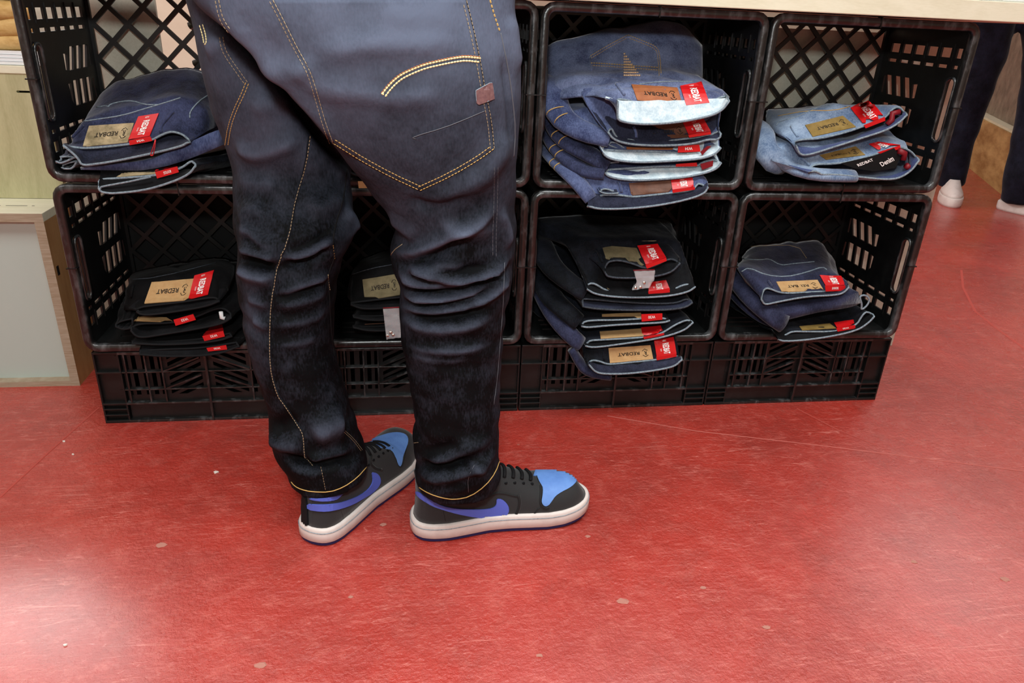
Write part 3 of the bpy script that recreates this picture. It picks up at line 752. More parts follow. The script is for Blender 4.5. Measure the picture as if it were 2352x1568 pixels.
def jean(name_label, st, mo, mi, mr, group, legs=(), seed=0, tagq=None, tagb=None, tagtext='REDBAT', patch=None, pm='leather_tan', patchtext=None,
         loops=(), seams=(), open_front=True, extra=None, steps=7, plane=None, btxt='W34', wr=.0022, zmin=None):
    cr = crate_of(st[0]); z0 = (HB+H if np.array(st[0])[:, 2].mean() > .45 else HB); lo_ = z0+.021 if zmin is None else zmin; CUR[:] = [cr, z0]
    st = [st[0]]+[clamp(q, cr, lo_, z0+H-.021) for q in st[1:]]; legs = [[l[0]]+[clamp(q, cr, z0+.021, z0+H-.021) for q in l[1:]] for l in legs]
    r = empty('folded_jeans', tuple(np.array(st[0]).mean(0)), 0, name_label, 'jeans', group)
    o = cloth_tube(st, 'body', MT[mo], MT[mi], MT[mr], r, steps, seed=seed, open_front=open_front, wr=wr)
    parts = [o]
    for k, lg in enumerate(legs):
        parts.append(cloth_tube(lg, 'folded_leg', MT[mo], MT['in_black' if 'black' in mo else 'in_navy'], MT[mr], r, 6, seed=seed+5+k, rim=.0017))
    bv = bvh_of([o]); pl = st[0][NU//2][1]-.004 if plane is None else plane
    if patch:
        po = decal(bv, patch, 'leather_patch', MT[pm], r, .0014, 9, pl, .25)
        if patchtext and po:
            Q = [patch[2], patch[3], patch[0], patch[1]]   # the patch reads upside down in the pile: its own top left is the photo's bottom right
            f = lambda u0, u1, v0, v1: [quad(Q, u0, v0), quad(Q, u1, v0), quad(Q, u1, v1), quad(Q, u0, v1)]
            text_on(bv, 'R', f(.125, .185, .36, .64), MT['ink'], po, plane=pl, tol=.25)
            ring = [quad(Q, .155+.075*math.cos(a), .5+.27*math.sin(a)) for a in np.linspace(.5, 2*PI-.5, 22)]
            for rg in (ring[:9], ring[-9:]): cord(bv, rg, MT['ink'], po, .0007, 'emblem_arc', .0016, pl, .25)
            text_on(bv, patchtext, f(.29, .80, .40, .62), MT['ink'], po, plane=pl, tol=.25)
    if tagq:
        to = decal(bv, tagq, 'swing_tag', MT['red'], r, .001, 9, pl, .25, .0018)
        if to:
            Q = [tagq[1], tagq[2], tagq[3], tagq[0]]   # reads downwards
            f = lambda u0, u1, v0, v1: [quad(Q, u0, v0), quad(Q, u1, v0), quad(Q, u1, v1), quad(Q, u0, v1)]
            if tagtext: text_on(bv, tagtext, f(.24, .90, .30, .62), MT['white'], to, off=.0034, plane=pl, tol=.25, bold=.03)
            text_on(bv, 'DENIM', f(.52, .68, .70, .77), MT['white'], to, off=.0034, plane=pl, tol=.25, bold=0) if tagtext else None
            text_on(bv, 'NEW', [quad(tagq, .40, .07), quad(tagq, .60, .07), quad(tagq, .60, .14), quad(tagq, .40, .14)], MT['white'], to, off=.0034, plane=pl, tol=.25, bold=0) if tagtext else None
    if tagb:     # the tag's fold over the waistband edge, hanging just in front of it
        b = MB(); P = [at(p, Y=pl-.003) for p in tagb]; n = np.array([0, -.0012, 0]); b.add(P+[p+n for p in P], [(3, 2, 1, 0), (4, 5, 6, 7), (0, 1, 5, 4), (1, 2, 6, 5), (2, 3, 7, 6), (3, 0, 4, 7)])
        tb = b.build('tag_fold', MT['red'], r)
        if btxt:
            V, F = glyphs(btxt, bold=.02); Q = [tagb[2], tagb[3], tagb[0], tagb[1]]
            link('printed_text', mesh([at(quad(Q, .33+.34*u, .28+.44*(1-v)), Y=pl-.0046) for u, v in V], F), MT['white'], tb, False)
    for lp in loops: cord(bv, lp, MT[mo], r, .0032, 'belt_loop', .001, pl, .25)
    for k, (pts, mm, rr) in enumerate(seams): cord(bv, pts, MT[mm], r, rr, 'seam', .0004)
    if extra: extra(r, bv, pl)
    return r
GA = 'jeans folded in the upper left milk crate'
c1 = crop(5.6, 120, 230)
A_up = c1([(165, 580), (300, 596), (400, 608), (600, 598), (980, 558), (1280, 505), (1370, 450), (1480, 402), (1560, 392), (1690, 432), (1760, 500)])
A_lo = c1([(150, 600), (335, 760), (345, 820), (400, 845), (460, 848), (800, 800), (1300, 695), (1600, 622), (1720, 580), (1772, 530)])
Zr2 = HB+H+.012; Zr1 = HB+.012
jean('indigo jeans on top of the upper left pile, mottled grey patch and red tag',
     [px_ring(A_up, A_lo, .012, -.018), px_ring([(160, 330), (200, 262), (330, 235), (420, 214), (475, 250)], [(165, 345), (200, 372), (330, 365), (440, 330), (490, 300)], .07, .07),
      px_ring([(205, 280), (235, 195), (340, 168), (450, 148), (490, 190)], [(210, 300), (260, 330), (350, 320), (470, 300), (510, 260)], .20, .20)],
     'd_indigo', 'in_navy', 'edge_pale', GA,
     legs=[[px_ring(c1([(35, 760), (60, 725), (200, 708), (330, 735)]), c1([(40, 790), (90, 822), (150, 815), (300, 745)]), .0, -.008), px_ring([(128, 350), (170, 300), (220, 270)], [(140, 368), (180, 350), (228, 330)], .1, .1)],
           [px_ring(c1([(105, 845), (150, 810), (260, 780), (325, 770)]), c1([(110, 870), (170, 902), (270, 890), (325, 800)]), .002, -.004), px_ring([(140, 370), (180, 345), (230, 330)], [(150, 385), (190, 375), (240, 350)], .1, .1)]],
     tagq=c1([(1115, 218), (1380, 175), (1262, 470), (985, 520)]), tagb=c1([(985, 518), (1262, 462), (1290, 522), (1000, 578)]), btxt='W34',
     patch=c1([(480, 335), (1055, 295), (975, 548), (395, 605)]), pm='leather_grey', patchtext='REDBAT',
     loops=[c1([(245, 560), (260, 490), (330, 420), (410, 330)]), c1([(1400, 425), (1400, 330), (1480, 240), (1555, 150)])],
     seams=[(c1([(340, 285), (600, 245), (900, 200), (1200, 110), (1500, 20), (1650, -30)]), 'edge_pale', .0012), (c1([(570, 90), (640, 85), (680, 70), (730, 90), (740, 55), (900, 15), (1050, 10), (1180, 60), (1370, 60)]), 'edge_pale', .0013),
            (c1([(1770, 230), (1770, 150), (1880, 20), (2000, -60)]), 'edge_pale', .0012)], zmin=Zr2+.078, seed=1, wr=.0016,
     extra=lambda r, bv, pl: (lambda b: (b.tube([at(p, Y=pl-.035) for p in c1([(1325, 505), (1300, 600), (1262, 705)])], .0007, 5), b.tube([at(p, Y=pl-.0355) for p in c1([(1330, 505), (1320, 600), (1300, 700)])], .0007, 5), b.tube([at(p, Y=pl-.0355) for p in c1([(1262, 705), (1280, 712), (1300, 702)])], .0011, 5), b.build('red_string', MT['red'], r, True)))(MB()))
jean('plain blue folded jeans in the middle of the upper left pile, no tag',
     [px_ring([(184, 384), (300, 376), (400, 350), (470, 310), (496, 300)], [(186, 392), (230, 398), (350, 390), (430, 368), (498, 338)], .0, -.004),
      w_ring(.06, .40, Zr2+.045, Zr2+.075, .20)], 'd_blue', 'in_navy', 'edge_dark', GA, open_front=False, seed=2)
jean('dark bootleg jeans at the bottom of the upper left pile, tag folded over the rim',
     [px_ring(c1([(590, 1050), (600, 1020), (640, 1003), (900, 990), (1330, 960), (1600, 885), (1690, 840), (1750, 790), (1800, 768), (1850, 820)]),
              c1([(585, 1140), (620, 1190), (700, 1205), (800, 1212), (1200, 1170), (1500, 1080), (1700, 1000), (1800, 930), (1850, 850)]), -.012, -.030),
      w_ring(.10, .38, Zr2, Zr2+.040, .19)], 'd_dark', 'in_black', 'edge_pale', GA,
     tagq=c1([(1400, 830), (1640, 750), (1600, 860), (1325, 925)]), tagb=c1([(1325, 920), (1610, 850), (1630, 925), (1350, 1005)]), btxt='BOOTLEG', tagtext='REDBAT',
     patch=c1([(810, 885), (1400, 820), (1330, 950), (765, 1000)]), pm='leather_grey', seed=3,
     extra=lambda r, bv, pl: (lambda b: (b.tube([at(p, Y=pl-.012) for p in c1([(1270, 985), (1000, 1045), (700, 1100), (630, 1115), (612, 1150)])], .0018, 6), b.build('inner_fold', MT['edge_pale'], r, True)))(MB()))

GC = 'jeans folded in the upper crate right of the man'
c2 = crop(4.356, 1220, 140)
c3 = crop(3.137, 1180, 0)
def legf(f, up, lo, y, bu, bl, yb): return [px_ring(f(up), f(lo), y, y-.006), px_ring(bu, bl, yb, yb)]
def studs(r, bv, pl):
    for k in range(9):
        for j in range(k+1):
            if k == 0 and j: continue
            p = (1180+(797+j*(13.5))/3.137, (388+k*19.5)/3.137)
            l, n = hit(bv, p, .001)
            if l is not None:
                b = MB(); b.tube([np.array(l)-np.array(n)*.001, np.array(l)+np.array(n)*.001], [.0026, .0017], 6); b.build('stud', MT['stud'], r, True)
    for a in (c3([(552, 410), (700, 320), (822, 258)]), c3([(822, 258), (930, 300), (1035, 345), (1052, 420), (1060, 545)]), c3([(555, 460), (700, 468), (850, 480), (1055, 495)])):
        stitch(bv, a, MT['thread_gold'], r, .0009, off=.0024); stitch(bv, offset_line(a, 4), MT['thread_gold'], r, .0007)
    cord(bv, c3([(552, 410), (700, 320), (822, 258), (930, 300), (1035, 345), (1052, 420), (1060, 545)]), MT['d_mid'], r, .0020, 'pocket_edge', .0004)
    cord(bv, c3([(552, 410), (556, 460), (560, 510)]), MT['d_mid'], r, .0020, 'pocket_edge', .0004)
jean('blue jeans topping the tall pile, copper studs on the back pocket, tan patch, pale inside',
     [px_ring(c2([(855, 385), (880, 372), (940, 380), (1050, 402), (1200, 415), (1400, 455), (1550, 482), (1700, 478), (1790, 450), (1820, 390), (1900, 350), (1960, 350)]),
              c2([(862, 400), (850, 560), (870, 605), (1000, 635), (1200, 645), (1500, 620), (1800, 560), (1920, 500), (1985, 410)]), .000, -.035),
      px_ring([(1372, 205), (1385, 192), (1480, 184), (1600, 186), (1660, 205)], [(1365, 240), (1400, 268), (1500, 275), (1600, 262), (1672, 232)], .045, .02),
      px_ring([(1262, 215), (1290, 172), (1420, 165), (1540, 160), (1606, 175)], [(1262, 235), (1330, 250), (1450, 255), (1560, 240), (1612, 195)], .085, .075),
      px_ring([(1244, 125), (1256, 94), (1370, 72), (1500, 44), (1565, 42), (1604, 100)], [(1244, 240), (1330, 260), (1450, 260), (1560, 240), (1606, 180)], .215, .17)],
     'd_mid', 'in_pale', 'edge_pale', GC, zmin=Zr2+.178, seed=11, wr=.0020,
     tagq=c2([(1485, 255), (1700, 218), (1780, 425), (1548, 450)]), tagb=c2([(1548, 448), (1780, 422), (1782, 455), (1555, 482)]), btxt='',
     patch=c2([(1002, 238), (1460, 268), (1515, 445), (1060, 395)]), pm='leather_tan', patchtext='REDBAT',
     loops=[c2([(935, 345), (880, 270), (850, 230)])],
     seams=[(c2([(1080, 235), (1200, 215), (1400, 205), (1620, 208)]), 'edge_pale', .0012)],
     extra=studs, plane=-.006)
jean('blue jeans second from top of the tall pile, dark brown patch and tilted red tag',
     [px_ring(c2([(768, 700), (790, 668), (815, 672), (835, 720), (885, 788), (970, 772), (1110, 805), (1200, 812), (1560, 770), (1790, 740), (1850, 700), (1885, 700)]),
              c2([(766, 715), (800, 780), (930, 835), (1200, 857), (1500, 850), (1650, 830), (1780, 790), (1850, 800), (1900, 770), (1905, 730)]), -.004, -.016),
      w_ring(.955, 1.235, Zr2+.146, Zr2+.176, .045), w_ring(.895, 1.235, Zr2+.146, Zr2+.176, .16)], 'd_blue', 'in_navy', 'edge_pale', GC, seed=12,
     tagq=c2([(1515, 620), (1720, 580), (1795, 712), (1575, 752)]), tagb=c2([(1570, 740), (1795, 705), (1798, 732), (1580, 766)]), btxt='',
     patch=c2([(1115, 655), (1520, 620), (1572, 765), (1140, 795)]), pm='leather_brown', patchtext='REDBAT',
     loops=[c2([(1050, 770), (1045, 700), (1020, 660)])],
     seams=[(c2([(540, 560), (560, 520), (600, 510)]), 'thread_gold', .0010)])
for k, (lab, up, lo, tg, seed, z) in enumerate((
    ('blue jeans in the middle of the tall pile, pale inside, thin strip of tan patch', [(718, 900), (730, 880), (850, 885), (950, 890), (1200, 892), (1480, 910), (1640, 935), (1700, 910), (1760, 850), (1830, 830), (1882, 850)],
     [(712, 920), (730, 950), (780, 985), (900, 1010), (1100, 1025), (1400, 1010), (1700, 990), (1850, 940), (1900, 880)], [(1470, 850), (1680, 835), (1692, 905), (1640, 935), (1465, 915)], 13, .105),
    ('blue jeans second from bottom of the tall pile, pale inside, red label in the opening', [(745, 1100), (765, 1078), (900, 1070), (1200, 1050), (1450, 1042), (1660, 1050), (1700, 1010), (1780, 985), (1850, 980), (1892, 1010)],
     [(735, 1120), (760, 1160), (900, 1195), (1100, 1205), (1500, 1180), (1750, 1130), (1870, 1080), (1902, 1030)], [(1448, 1030), (1655, 1015), (1660, 1052), (1445, 1056)], 14, .058))):
    def ex(r, bv, pl, k=k, lo=lo):
        b = MB()
        q = c2([(1690, 1030), (1820, 995), (1815, 1050), (1710, 1088)]) if k else c2([(1690, 910), (1760, 850), (1800, 850), (1710, 940)])
        P = [at(p, Y=pl-.010) for p in q]; n = np.array([0, -.0012, 0]); b.add(P+[p+n for p in P], [(3, 2, 1, 0), (4, 5, 6, 7), (0, 1, 5, 4), (1, 2, 6, 5), (2, 3, 7, 6), (3, 0, 4, 7)]); b.build('care_label', MT['darkred'], r)
        b = MB(); q = c2([(775, 835), (800, 812), (850, 815), (930, 870), (880, 880), (800, 850)]) if not k else c2([(745, 990), (770, 980), (860, 990), (880, 1010), (760, 1020)])
        P = [at(p, Y=.002) for p in q]; b.tube(P, .0018, 6, True); b.build('pocket_fold', MT['edge_pale'], r, True)
    jean(lab, [px_ring(c2(up), c2(lo), -.004, -.022), w_ring(.945-.015*k, 1.225, Zr2+z-.004, Zr2+z+.036, .045), w_ring(.89, 1.225, Zr2+z-.004, Zr2+z+.036, .19)], 'd_indigo' if k else 'd_blue', 'in_pale', 'edge_pale', GC, seed=seed,
         tagq=None, tagb=(lambda t: [t[0], t[1], t[2], t[-1]])(c2(tg)), btxt='W34' if not k else '', patch=c2([(950, 862), (1415, 868), (1415, 890), (955, 886)]) if not k else None, pm='leather_tan', extra=ex)
jean('blue jeans at the bottom of the tall pile, drooping over the crate rim, brown patch',
     [px_ring(c2([(572, 1440), (590, 1400), (650, 1372), (700, 1330), (800, 1330), (900, 1335), (980, 1348), (1050, 1352), (1410, 1312), (1630, 1282), (1650, 1230), (1680, 1215), (1735, 1240), (1755, 1262)]),
              c2([(572, 1450), (620, 1482), (800, 1492), (1100, 1476), (1400, 1432), (1650, 1370), (1750, 1320), (1768, 1275)]), -.030, -.055),
      px_ring([(1345, 400), (1370, 385), (1480, 395), (1600, 390), (1622, 408)], [(1345, 420), (1380, 436), (1480, 440), (1600, 430), (1624, 415)], .0, -.01), w_ring(.90, 1.22, Zr2, Zr2+.045, .19)],
     'd_blue', 'in_navy', 'edge_pale', GC, seed=15,
     tagq=c2([(1395, 1195), (1610, 1170), (1635, 1262), (1410, 1292)]), tagb=c2([(1410, 1288), (1635, 1258), (1636, 1285), (1415, 1318)]), btxt='', tagtext='REDBAT',
     patch=c2([(975, 1222), (1395, 1195), (1412, 1312), (1000, 1350)]), pm='leather_brown', plane=-.034,
     loops=[c2([(900, 1315), (890, 1250), (880, 1210)])],
     legs=[legf(c2, [(678, 1300), (720, 1268), (790, 1280), (870, 1320)], [(682, 1310), (720, 1332), (800, 1335), (870, 1330)], -.028, [(1300, 300), (1330, 290), (1380, 310)], [(1300, 330), (1340, 345), (1385, 335)], .08)])
def legpath(pts):
    P = [np.array(at(p, Y=y)) for p, y in pts]
    if pts[0][1] > .02: P = [P[0]+np.array([.012, .11, .004])]+P
    cr = crate_of([P[-1]]); out = []
    for q in P:
        if q[1] > -.015: q[0] = np.clip(q[0], cr*CW+.050, (cr+1)*CW-.050); q[2] = max(q[2], (HB+H if q[2] > .46 else HB)+.036)
        out.append(q)
    return out
# the folded trouser legs that fan out on the left of the tall pile
for k, (lab, pts, m_, r0) in enumerate((
    ('uppermost of the folded blue trouser legs bulging left of the tall pile', [((1258, 190), .10), ((1275, 262), .05), ((1330, 300), .015), ((1400, 318), .0)], 'd_blue', .020),
    ('second folded blue trouser leg down the left of the tall pile', [((1255, 250), .11), ((1290, 318), .05), ((1350, 352), .01), ((1398, 380), -.002)], 'd_indigo', .018),
    ('third folded blue trouser leg down the left of the tall pile', [((1252, 300), .11), ((1290, 352), .04), ((1340, 395), .0), ((1385, 432), -.014)], 'd_indigo', .017),
    ('lowest folded blue trouser leg at the left edge of the tall pile, over the rim', [((1252, 345), .10), ((1290, 380), .03), ((1330, 420), -.018), ((1358, 458), -.034)], 'd_blue', .016))):
    P = legpath(pts); Q = resample(np.array(smooth_poly(P, 2)), 16)
    b = MB(); b.tube(Q, [r0*1.35*(.75+.25*math.sin(PI*i/15)) for i in range(16)], 18, flat=.52)
    r = tag(b.build('folded_trouser_leg', MT[m_], None, True), lab, 'jeans', GC)
    bvv = bvh_of([r])
    for t in (.62, .68): 
        i = int(t*15); c = Q[i]
        tg = Q[i+1]-Q[i-1]; tg /= np.linalg.norm(tg); n1 = np.cross(tg, [0, 0, 1.]); n1 /= np.linalg.norm(n1); n2 = np.cross(tg, n1); rr = r0*(.75+.25*math.sin(PI*i/15))+.0003
        bb = MB(); bb.tube([c+n1*math.cos(a)*rr*1.35+n2*math.sin(a)*rr*.72 for a in np.linspace(0, 2*PI, 22)[:-1]], .0009, 5, True); bb.build('stitching', MT['thread_gold'], r)

GD = 'light blue jeans in the upper right milk crate'
c4 = crop(3.267, 1640, 0)
jean('light blue jeans on top in the upper right crate, khaki patch and tilted red tag',
     [px_ring(c4([(605, 1060), (640, 1042), (800, 1035), (1000, 985), (1130, 938), (1280, 885), (1320, 830), (1360, 798), (1400, 800), (1440, 850)]),
              c4([(612, 1090), (622, 1130), (640, 1165), (700, 1172), (850, 1125), (1100, 1045), (1300, 982), (1400, 920), (1446, 870)]), .03, .004),
      px_ring(c4([(480, 960), (560, 880), (800, 800), (1100, 790), (1380, 790)]), c4([(490, 1000), (620, 1090), (900, 1080), (1200, 960), (1420, 850)]), .085, .07),
      px_ring(c4([(365, 870), (380, 812), (480, 815), (800, 785), (1250, 782)]), c4([(365, 930), (480, 1000), (800, 1000), (1100, 930), (1300, 850)]), .22, .19)],
     'd_light', 'in_blue', 'edge_pale', GD, zmin=Zr2+.066, seed=21,
     tagq=c4([(1020, 815), (1160, 752), (1282, 880), (1125, 942)]), tagb=c4([(1122, 938), (1280, 876), (1283, 905), (1136, 962)]), btxt='',
     patch=c4([(682, 940), (965, 870), (1065, 955), (740, 1028)]), pm='leather_khaki', patchtext='REDBAT',
     loops=[c4([(630, 1030), (600, 990), (580, 945)])], plane=.024,
     seams=[(c4([(470, 940), (480, 915), (620, 880), (700, 840), (800, 800), (880, 788)]), 'edge_pale', .0012), (c4([(480, 870), (700, 830), (900, 830), (1020, 800)]), 'thread_gold', .0009)],
     extra=lambda r, bv, pl: [(lambda b: (b.tube([at(p, Y=pl-.005) for p in c4(q)], rr, 7), b.build('care_label', MT['darkred'], r, True)))(MB()) for q, rr in (([(1390, 840), (1340, 850), (1335, 900), (1300, 935)], .006),)])
def lab2(r, bv, pl):
    b = MB(); q = c4([(950, 1225), (1230, 1160), (1350, 1110), (1400, 1180), (1360, 1260), (1200, 1285), (1050, 1262)])
    P = [at(p, Y=pl-.006) for p in q]; n = np.array([0, -.001, 0]); k = len(P); b.add(P+[p+n for p in P], [tuple(range(k))[::-1], tuple(range(k, 2*k))]+[(i, (i+1) % k, (i+1) % k+k, i+k) for i in range(k)]); o = b.build('inner_label', MT['black'], r)
    for t_, q in (('REDBAT', [(1070, 1232), (1185, 1188), (1200, 1205), (1085, 1250)]), ('Denim', [(1240, 1222), (1335, 1165), (1355, 1205), (1262, 1250)])):
        V, F = glyphs(t_, bold=.02); q = c4(q); link('printed_text', mesh([at(quad(q, u, 1-v), Y=pl-.0078) for u, v in V], F), MT['white'], o, False)
    for q, rr in (([(1385, 1130), (1430, 1150), (1420, 1200)], .006), ([(1440, 1240), (1470, 1265)], .006)):
        b = MB(); b.tube([at(p, Y=pl-.008) for p in c4(q)], rr, 8); b.build('care_label', MT['darkred'], r, True)
jean('light blue jeans at the bottom of the upper right crate, black label inside the waist',
     [px_ring(c4([(712, 1275), (740, 1225), (900, 1225), (1050, 1202), (1230, 1148), (1330, 1100), (1400, 1095), (1480, 1125), (1530, 1190)]),
              c4([(716, 1290), (775, 1290), (800, 1318), (900, 1312), (1100, 1335), (1300, 1355), (1400, 1340), (1490, 1280), (1538, 1210)]), .010, -.014),
      px_ring(c4([(420, 1090), (600, 1060), (900, 1060), (1250, 1010), (1420, 1060)]), c4([(425, 1200), (580, 1330), (900, 1340), (1250, 1340), (1450, 1290)]), .05, .02),
      px_ring(c4([(340, 1010), (420, 960), (700, 940), (1100, 930), (1380, 960)]), c4([(345, 1100), (480, 1180), (700, 1200), (1100, 1180), (1390, 1100)]), .19, .17)],
     'd_light', 'in_blue', 'edge_pale', GD, seed=22,
     tagq=c4([(1160, 1085), (1230, 1068), (1395, 1095), (1262, 1150)]), tagb=c4([(1225, 1142), (1395, 1090), (1398, 1112), (1268, 1162)]), btxt='',
     patch=c4([(790, 1165), (1060, 1100), (1135, 1165), (840, 1200)]), pm='leather_khaki', patchtext='REDBAT', plane=.006,
     loops=[c4([(720, 1240), (690, 1210), (650, 1185)])], extra=lab2)
for k, (lab, pts, r0) in enumerate((('folded light blue leg showing at the left of the upper right crate', [((1752, 300), .10), ((1752, 335), .05), ((1775, 370), .03), ((1800, 372), .05)], .020),
                               ('lower folded light blue leg at the floor of the upper right crate', [((1770, 350), .09), ((1810, 385), .02), ((1870, 402), -.002), ((1960, 408), .0)], .014))):
    P = legpath(pts); Q = resample(np.array(smooth_poly(P, 2)), 14); b = MB(); b.tube(Q, r0*1.3, 16, flat=.6)
    tag(b.build('folded_trouser_leg', MT['d_light'], None, True), lab, 'jeans', GD)

GE = 'black jeans folded in the lower left milk crate'
c5 = crop(2.613, 0, 400)
jean('black jeans on top of the lower left pile, sand patch and upright red tag',
     [px_ring(c5([(818, 815), (835, 795), (900, 785), (1130, 758), (1260, 735), (1300, 738), (1315, 752)]), c5([(820, 830), (840, 845), (900, 850), (1100, 822), (1250, 795), (1318, 765)]), -.004, -.016),
      px_ring(c5([(745, 760), (770, 640), (1000, 600), (1300, 560), (1390, 620)]), c5([(750, 800), (850, 840), (1000, 830), (1300, 800), (1400, 720)]), .06, .05),
      px_ring(c5([(780, 640), (800, 575), (1000, 545), (1300, 485), (1400, 520)]), c5([(790, 680), (900, 740), (1100, 730), (1300, 700), (1410, 620)]), .20, .18)],
     'd_black', 'in_black', 'edge_black', GE, zmin=Zr1+.118, seed=31,
     tagq=c5([(1170, 612), (1283, 582), (1250, 728), (1132, 758)]), patch=c5([(912, 650), (1165, 628), (1130, 758), (868, 778)]), pm='leather_sand', patchtext='REDBAT',
     seams=[(c5([(765, 635), (950, 620), (1300, 530)]), 'edge_dark', .0008)], loops=[c5([(790, 740), (795, 700), (805, 665)])], plane=-.008,
     legs=[legf(c5, [(690, 900), (720, 878), (800, 860)], [(692, 918), (740, 938), (800, 925)], .0, [(285, 690), (300, 665), (330, 660)], [(286, 705), (310, 715), (335, 700)], .10)])
jean('black jeans second from top in the lower left pile, small red tag',
     [px_ring(c5([(785, 920), (830, 892), (950, 890), (1050, 885), (1170, 855), (1290, 800), (1350, 800), (1388, 835)]), c5([(785, 945), (830, 990), (1000, 962), (1200, 930), (1340, 900), (1390, 865)]), -.006, -.022),
      w_ring(.115, .395, Zr1+.075, Zr1+.115, .19)], 'd_black', 'in_black', 'edge_black', GE, seed=32,
     tagb=c5([(1042, 872), (1160, 838), (1176, 872), (1055, 908)]), btxt='W33', patch=c5([(835, 855), (1000, 862), (1045, 890), (800, 882)]), pm='leather_sand',
     extra=lambda r, bv, pl: (lambda b: (b.tube([at(p, Y=pl-.006) for p in c5([(1325, 825), (1330, 860), (1350, 865)])], .004, 7), b.build('size_label', MT['paper'], r, True)))(MB()))
jean('black jeans third in the lower left pile, red tag at the right end',
     [px_ring(c5([(790, 1000), (1000, 1000), (1220, 985), (1380, 950)]), c5([(795, 1020), (1000, 1030), (1300, 1010), (1395, 975)]), -.012, -.022), w_ring(.12, .395, Zr1+.035, Zr1+.07, .19)],
     'd_black', 'in_black', 'edge_black', GE, seed=33, tagq=c5([(1262, 925), (1335, 905), (1345, 945), (1222, 970)]), tagb=c5([(1215, 970), (1340, 938), (1350, 972), (1228, 1000)]), btxt='W32', tagtext=None)
jean('black jeans at the bottom of the lower left pile, red tag over the rim',
     [px_ring(c5([(835, 1055), (1000, 1045), (1200, 1040), (1420, 1005)]), c5([(838, 1085), (1000, 1100), (1300, 1090), (1440, 1035)]), -.020, -.030), w_ring(.12, .395, Zr1, Zr1+.03, .19)],
     'd_black', 'in_black', 'edge_black', GE, seed=34, tagb=c5([(1240, 1042), (1358, 1024), (1364, 1050), (1250, 1062)]), btxt='W30')

GF = 'dark jeans in the lower crate behind the man'
c6 = crop(2.704, 740, 380)
jean('dark jeans with an olive patch seen between the legs of the standing man',
     [px_ring(c6([(178, 850), (200, 845), (480, 812), (800, 790), (960, 800)]), c6([(180, 870), (260, 900), (500, 880), (800, 860), (970, 830)]), -.0, -.012),
      px_ring(c6([(160, 740), (200, 650), (500, 560), (800, 540), (960, 600)]), c6([(165, 800), (300, 840), (600, 820), (800, 800), (970, 740)]), .07, .05),
      px_ring(c6([(180, 650), (250, 560), (500, 500), (800, 490), (960, 540)]), c6([(190, 700), (300, 760), (600, 740), (800, 720), (970, 640)]), .2, .18)],
     'd_black', 'in_black', 'edge_black', GF, zmin=Zr1+.086, seed=41, patch=c6([(252, 710), (478, 672), (486, 805), (265, 840)]), pm='leather_olive', patchtext='REDBAT',
     loops=[c6([(185, 850), (180, 780), (190, 715)])], seams=[(c6([(150, 690), (300, 640), (440, 615)]), 'edge_dark', .0009)], plane=-.006)
for k, (lab, z, pz) in enumerate((('black jeans under the olive patch jeans between the man\'s legs', .045, 945), ('black jeans lowest between the man\'s legs, thin brown strip showing', .002, 1010))):
    jean(lab, [px_ring(c6([(190, pz-20), (300, pz-12), (600, pz-30), (960, pz-40)]), c6([(195, pz), (300, pz+25), (600, pz+10), (970, pz-20)]), -.004, -.016), w_ring(.60, .86, Zr1+z, Zr1+z+.036, .19)],
         'd_black', 'in_black', 'edge_black', GF, seed=42+k, patch=c6([(265, 988), (400, 980), (400, 995), (268, 1003)]) if k else None, pm='leather_brown')
jean('dark jeans in the upper crate behind the man, tan patch glimpsed at his crotch',
     [w_ring(.52, .80, Zr2+.004, Zr2+.04, -.01), w_ring(.50, .80, Zr2+.002, Zr2+.05, .19)], 'd_black', 'in_black', 'edge_black', 'dark jeans in the upper crate behind the man', seed=47,
     patch=[(822, 416), (856, 416), (858, 432), (824, 432)], pm='leather_sand')
def bag(label, poly, y, buttons):
    r = empty('button_bag', tuple(at(poly[0], Y=y)), 0, label, 'bag')
    V, F = fill_poly(poly, 6); rs = np.random.RandomState(3); P = [at(p, Y=y)+np.array([0, -.004*rs.rand(), 0]) for p in V]
    n = len(P); link('clear_film', mesh(P+[p+np.array([0, -.0035, 0]) for p in P], [f[::-1] for f in F]+[[i+n for i in f] for f in F]), MT['plastic'], r, True)
    b = MB(); b.tube([at(poly[0], Y=y-.004), at(poly[1], Y=y-.004)], .0012, 6); b.build('zip_strip', MT['darkred'], r, True)
    for p in buttons:
        c = at(p, Y=y-.003); b = MB(); b.tube([c, c+[.001, -.003, .002]], [.004, .0032], 10); b.build('spare_button', MT['metal'], r, True)
bag('small clear zip bag of spare buttons hanging at the man\'s calf', c6([(378, 885), (478, 880), (490, 1060), (400, 1075)]), -.028, c6([(405, 1055), (425, 1035), (440, 1050)]))

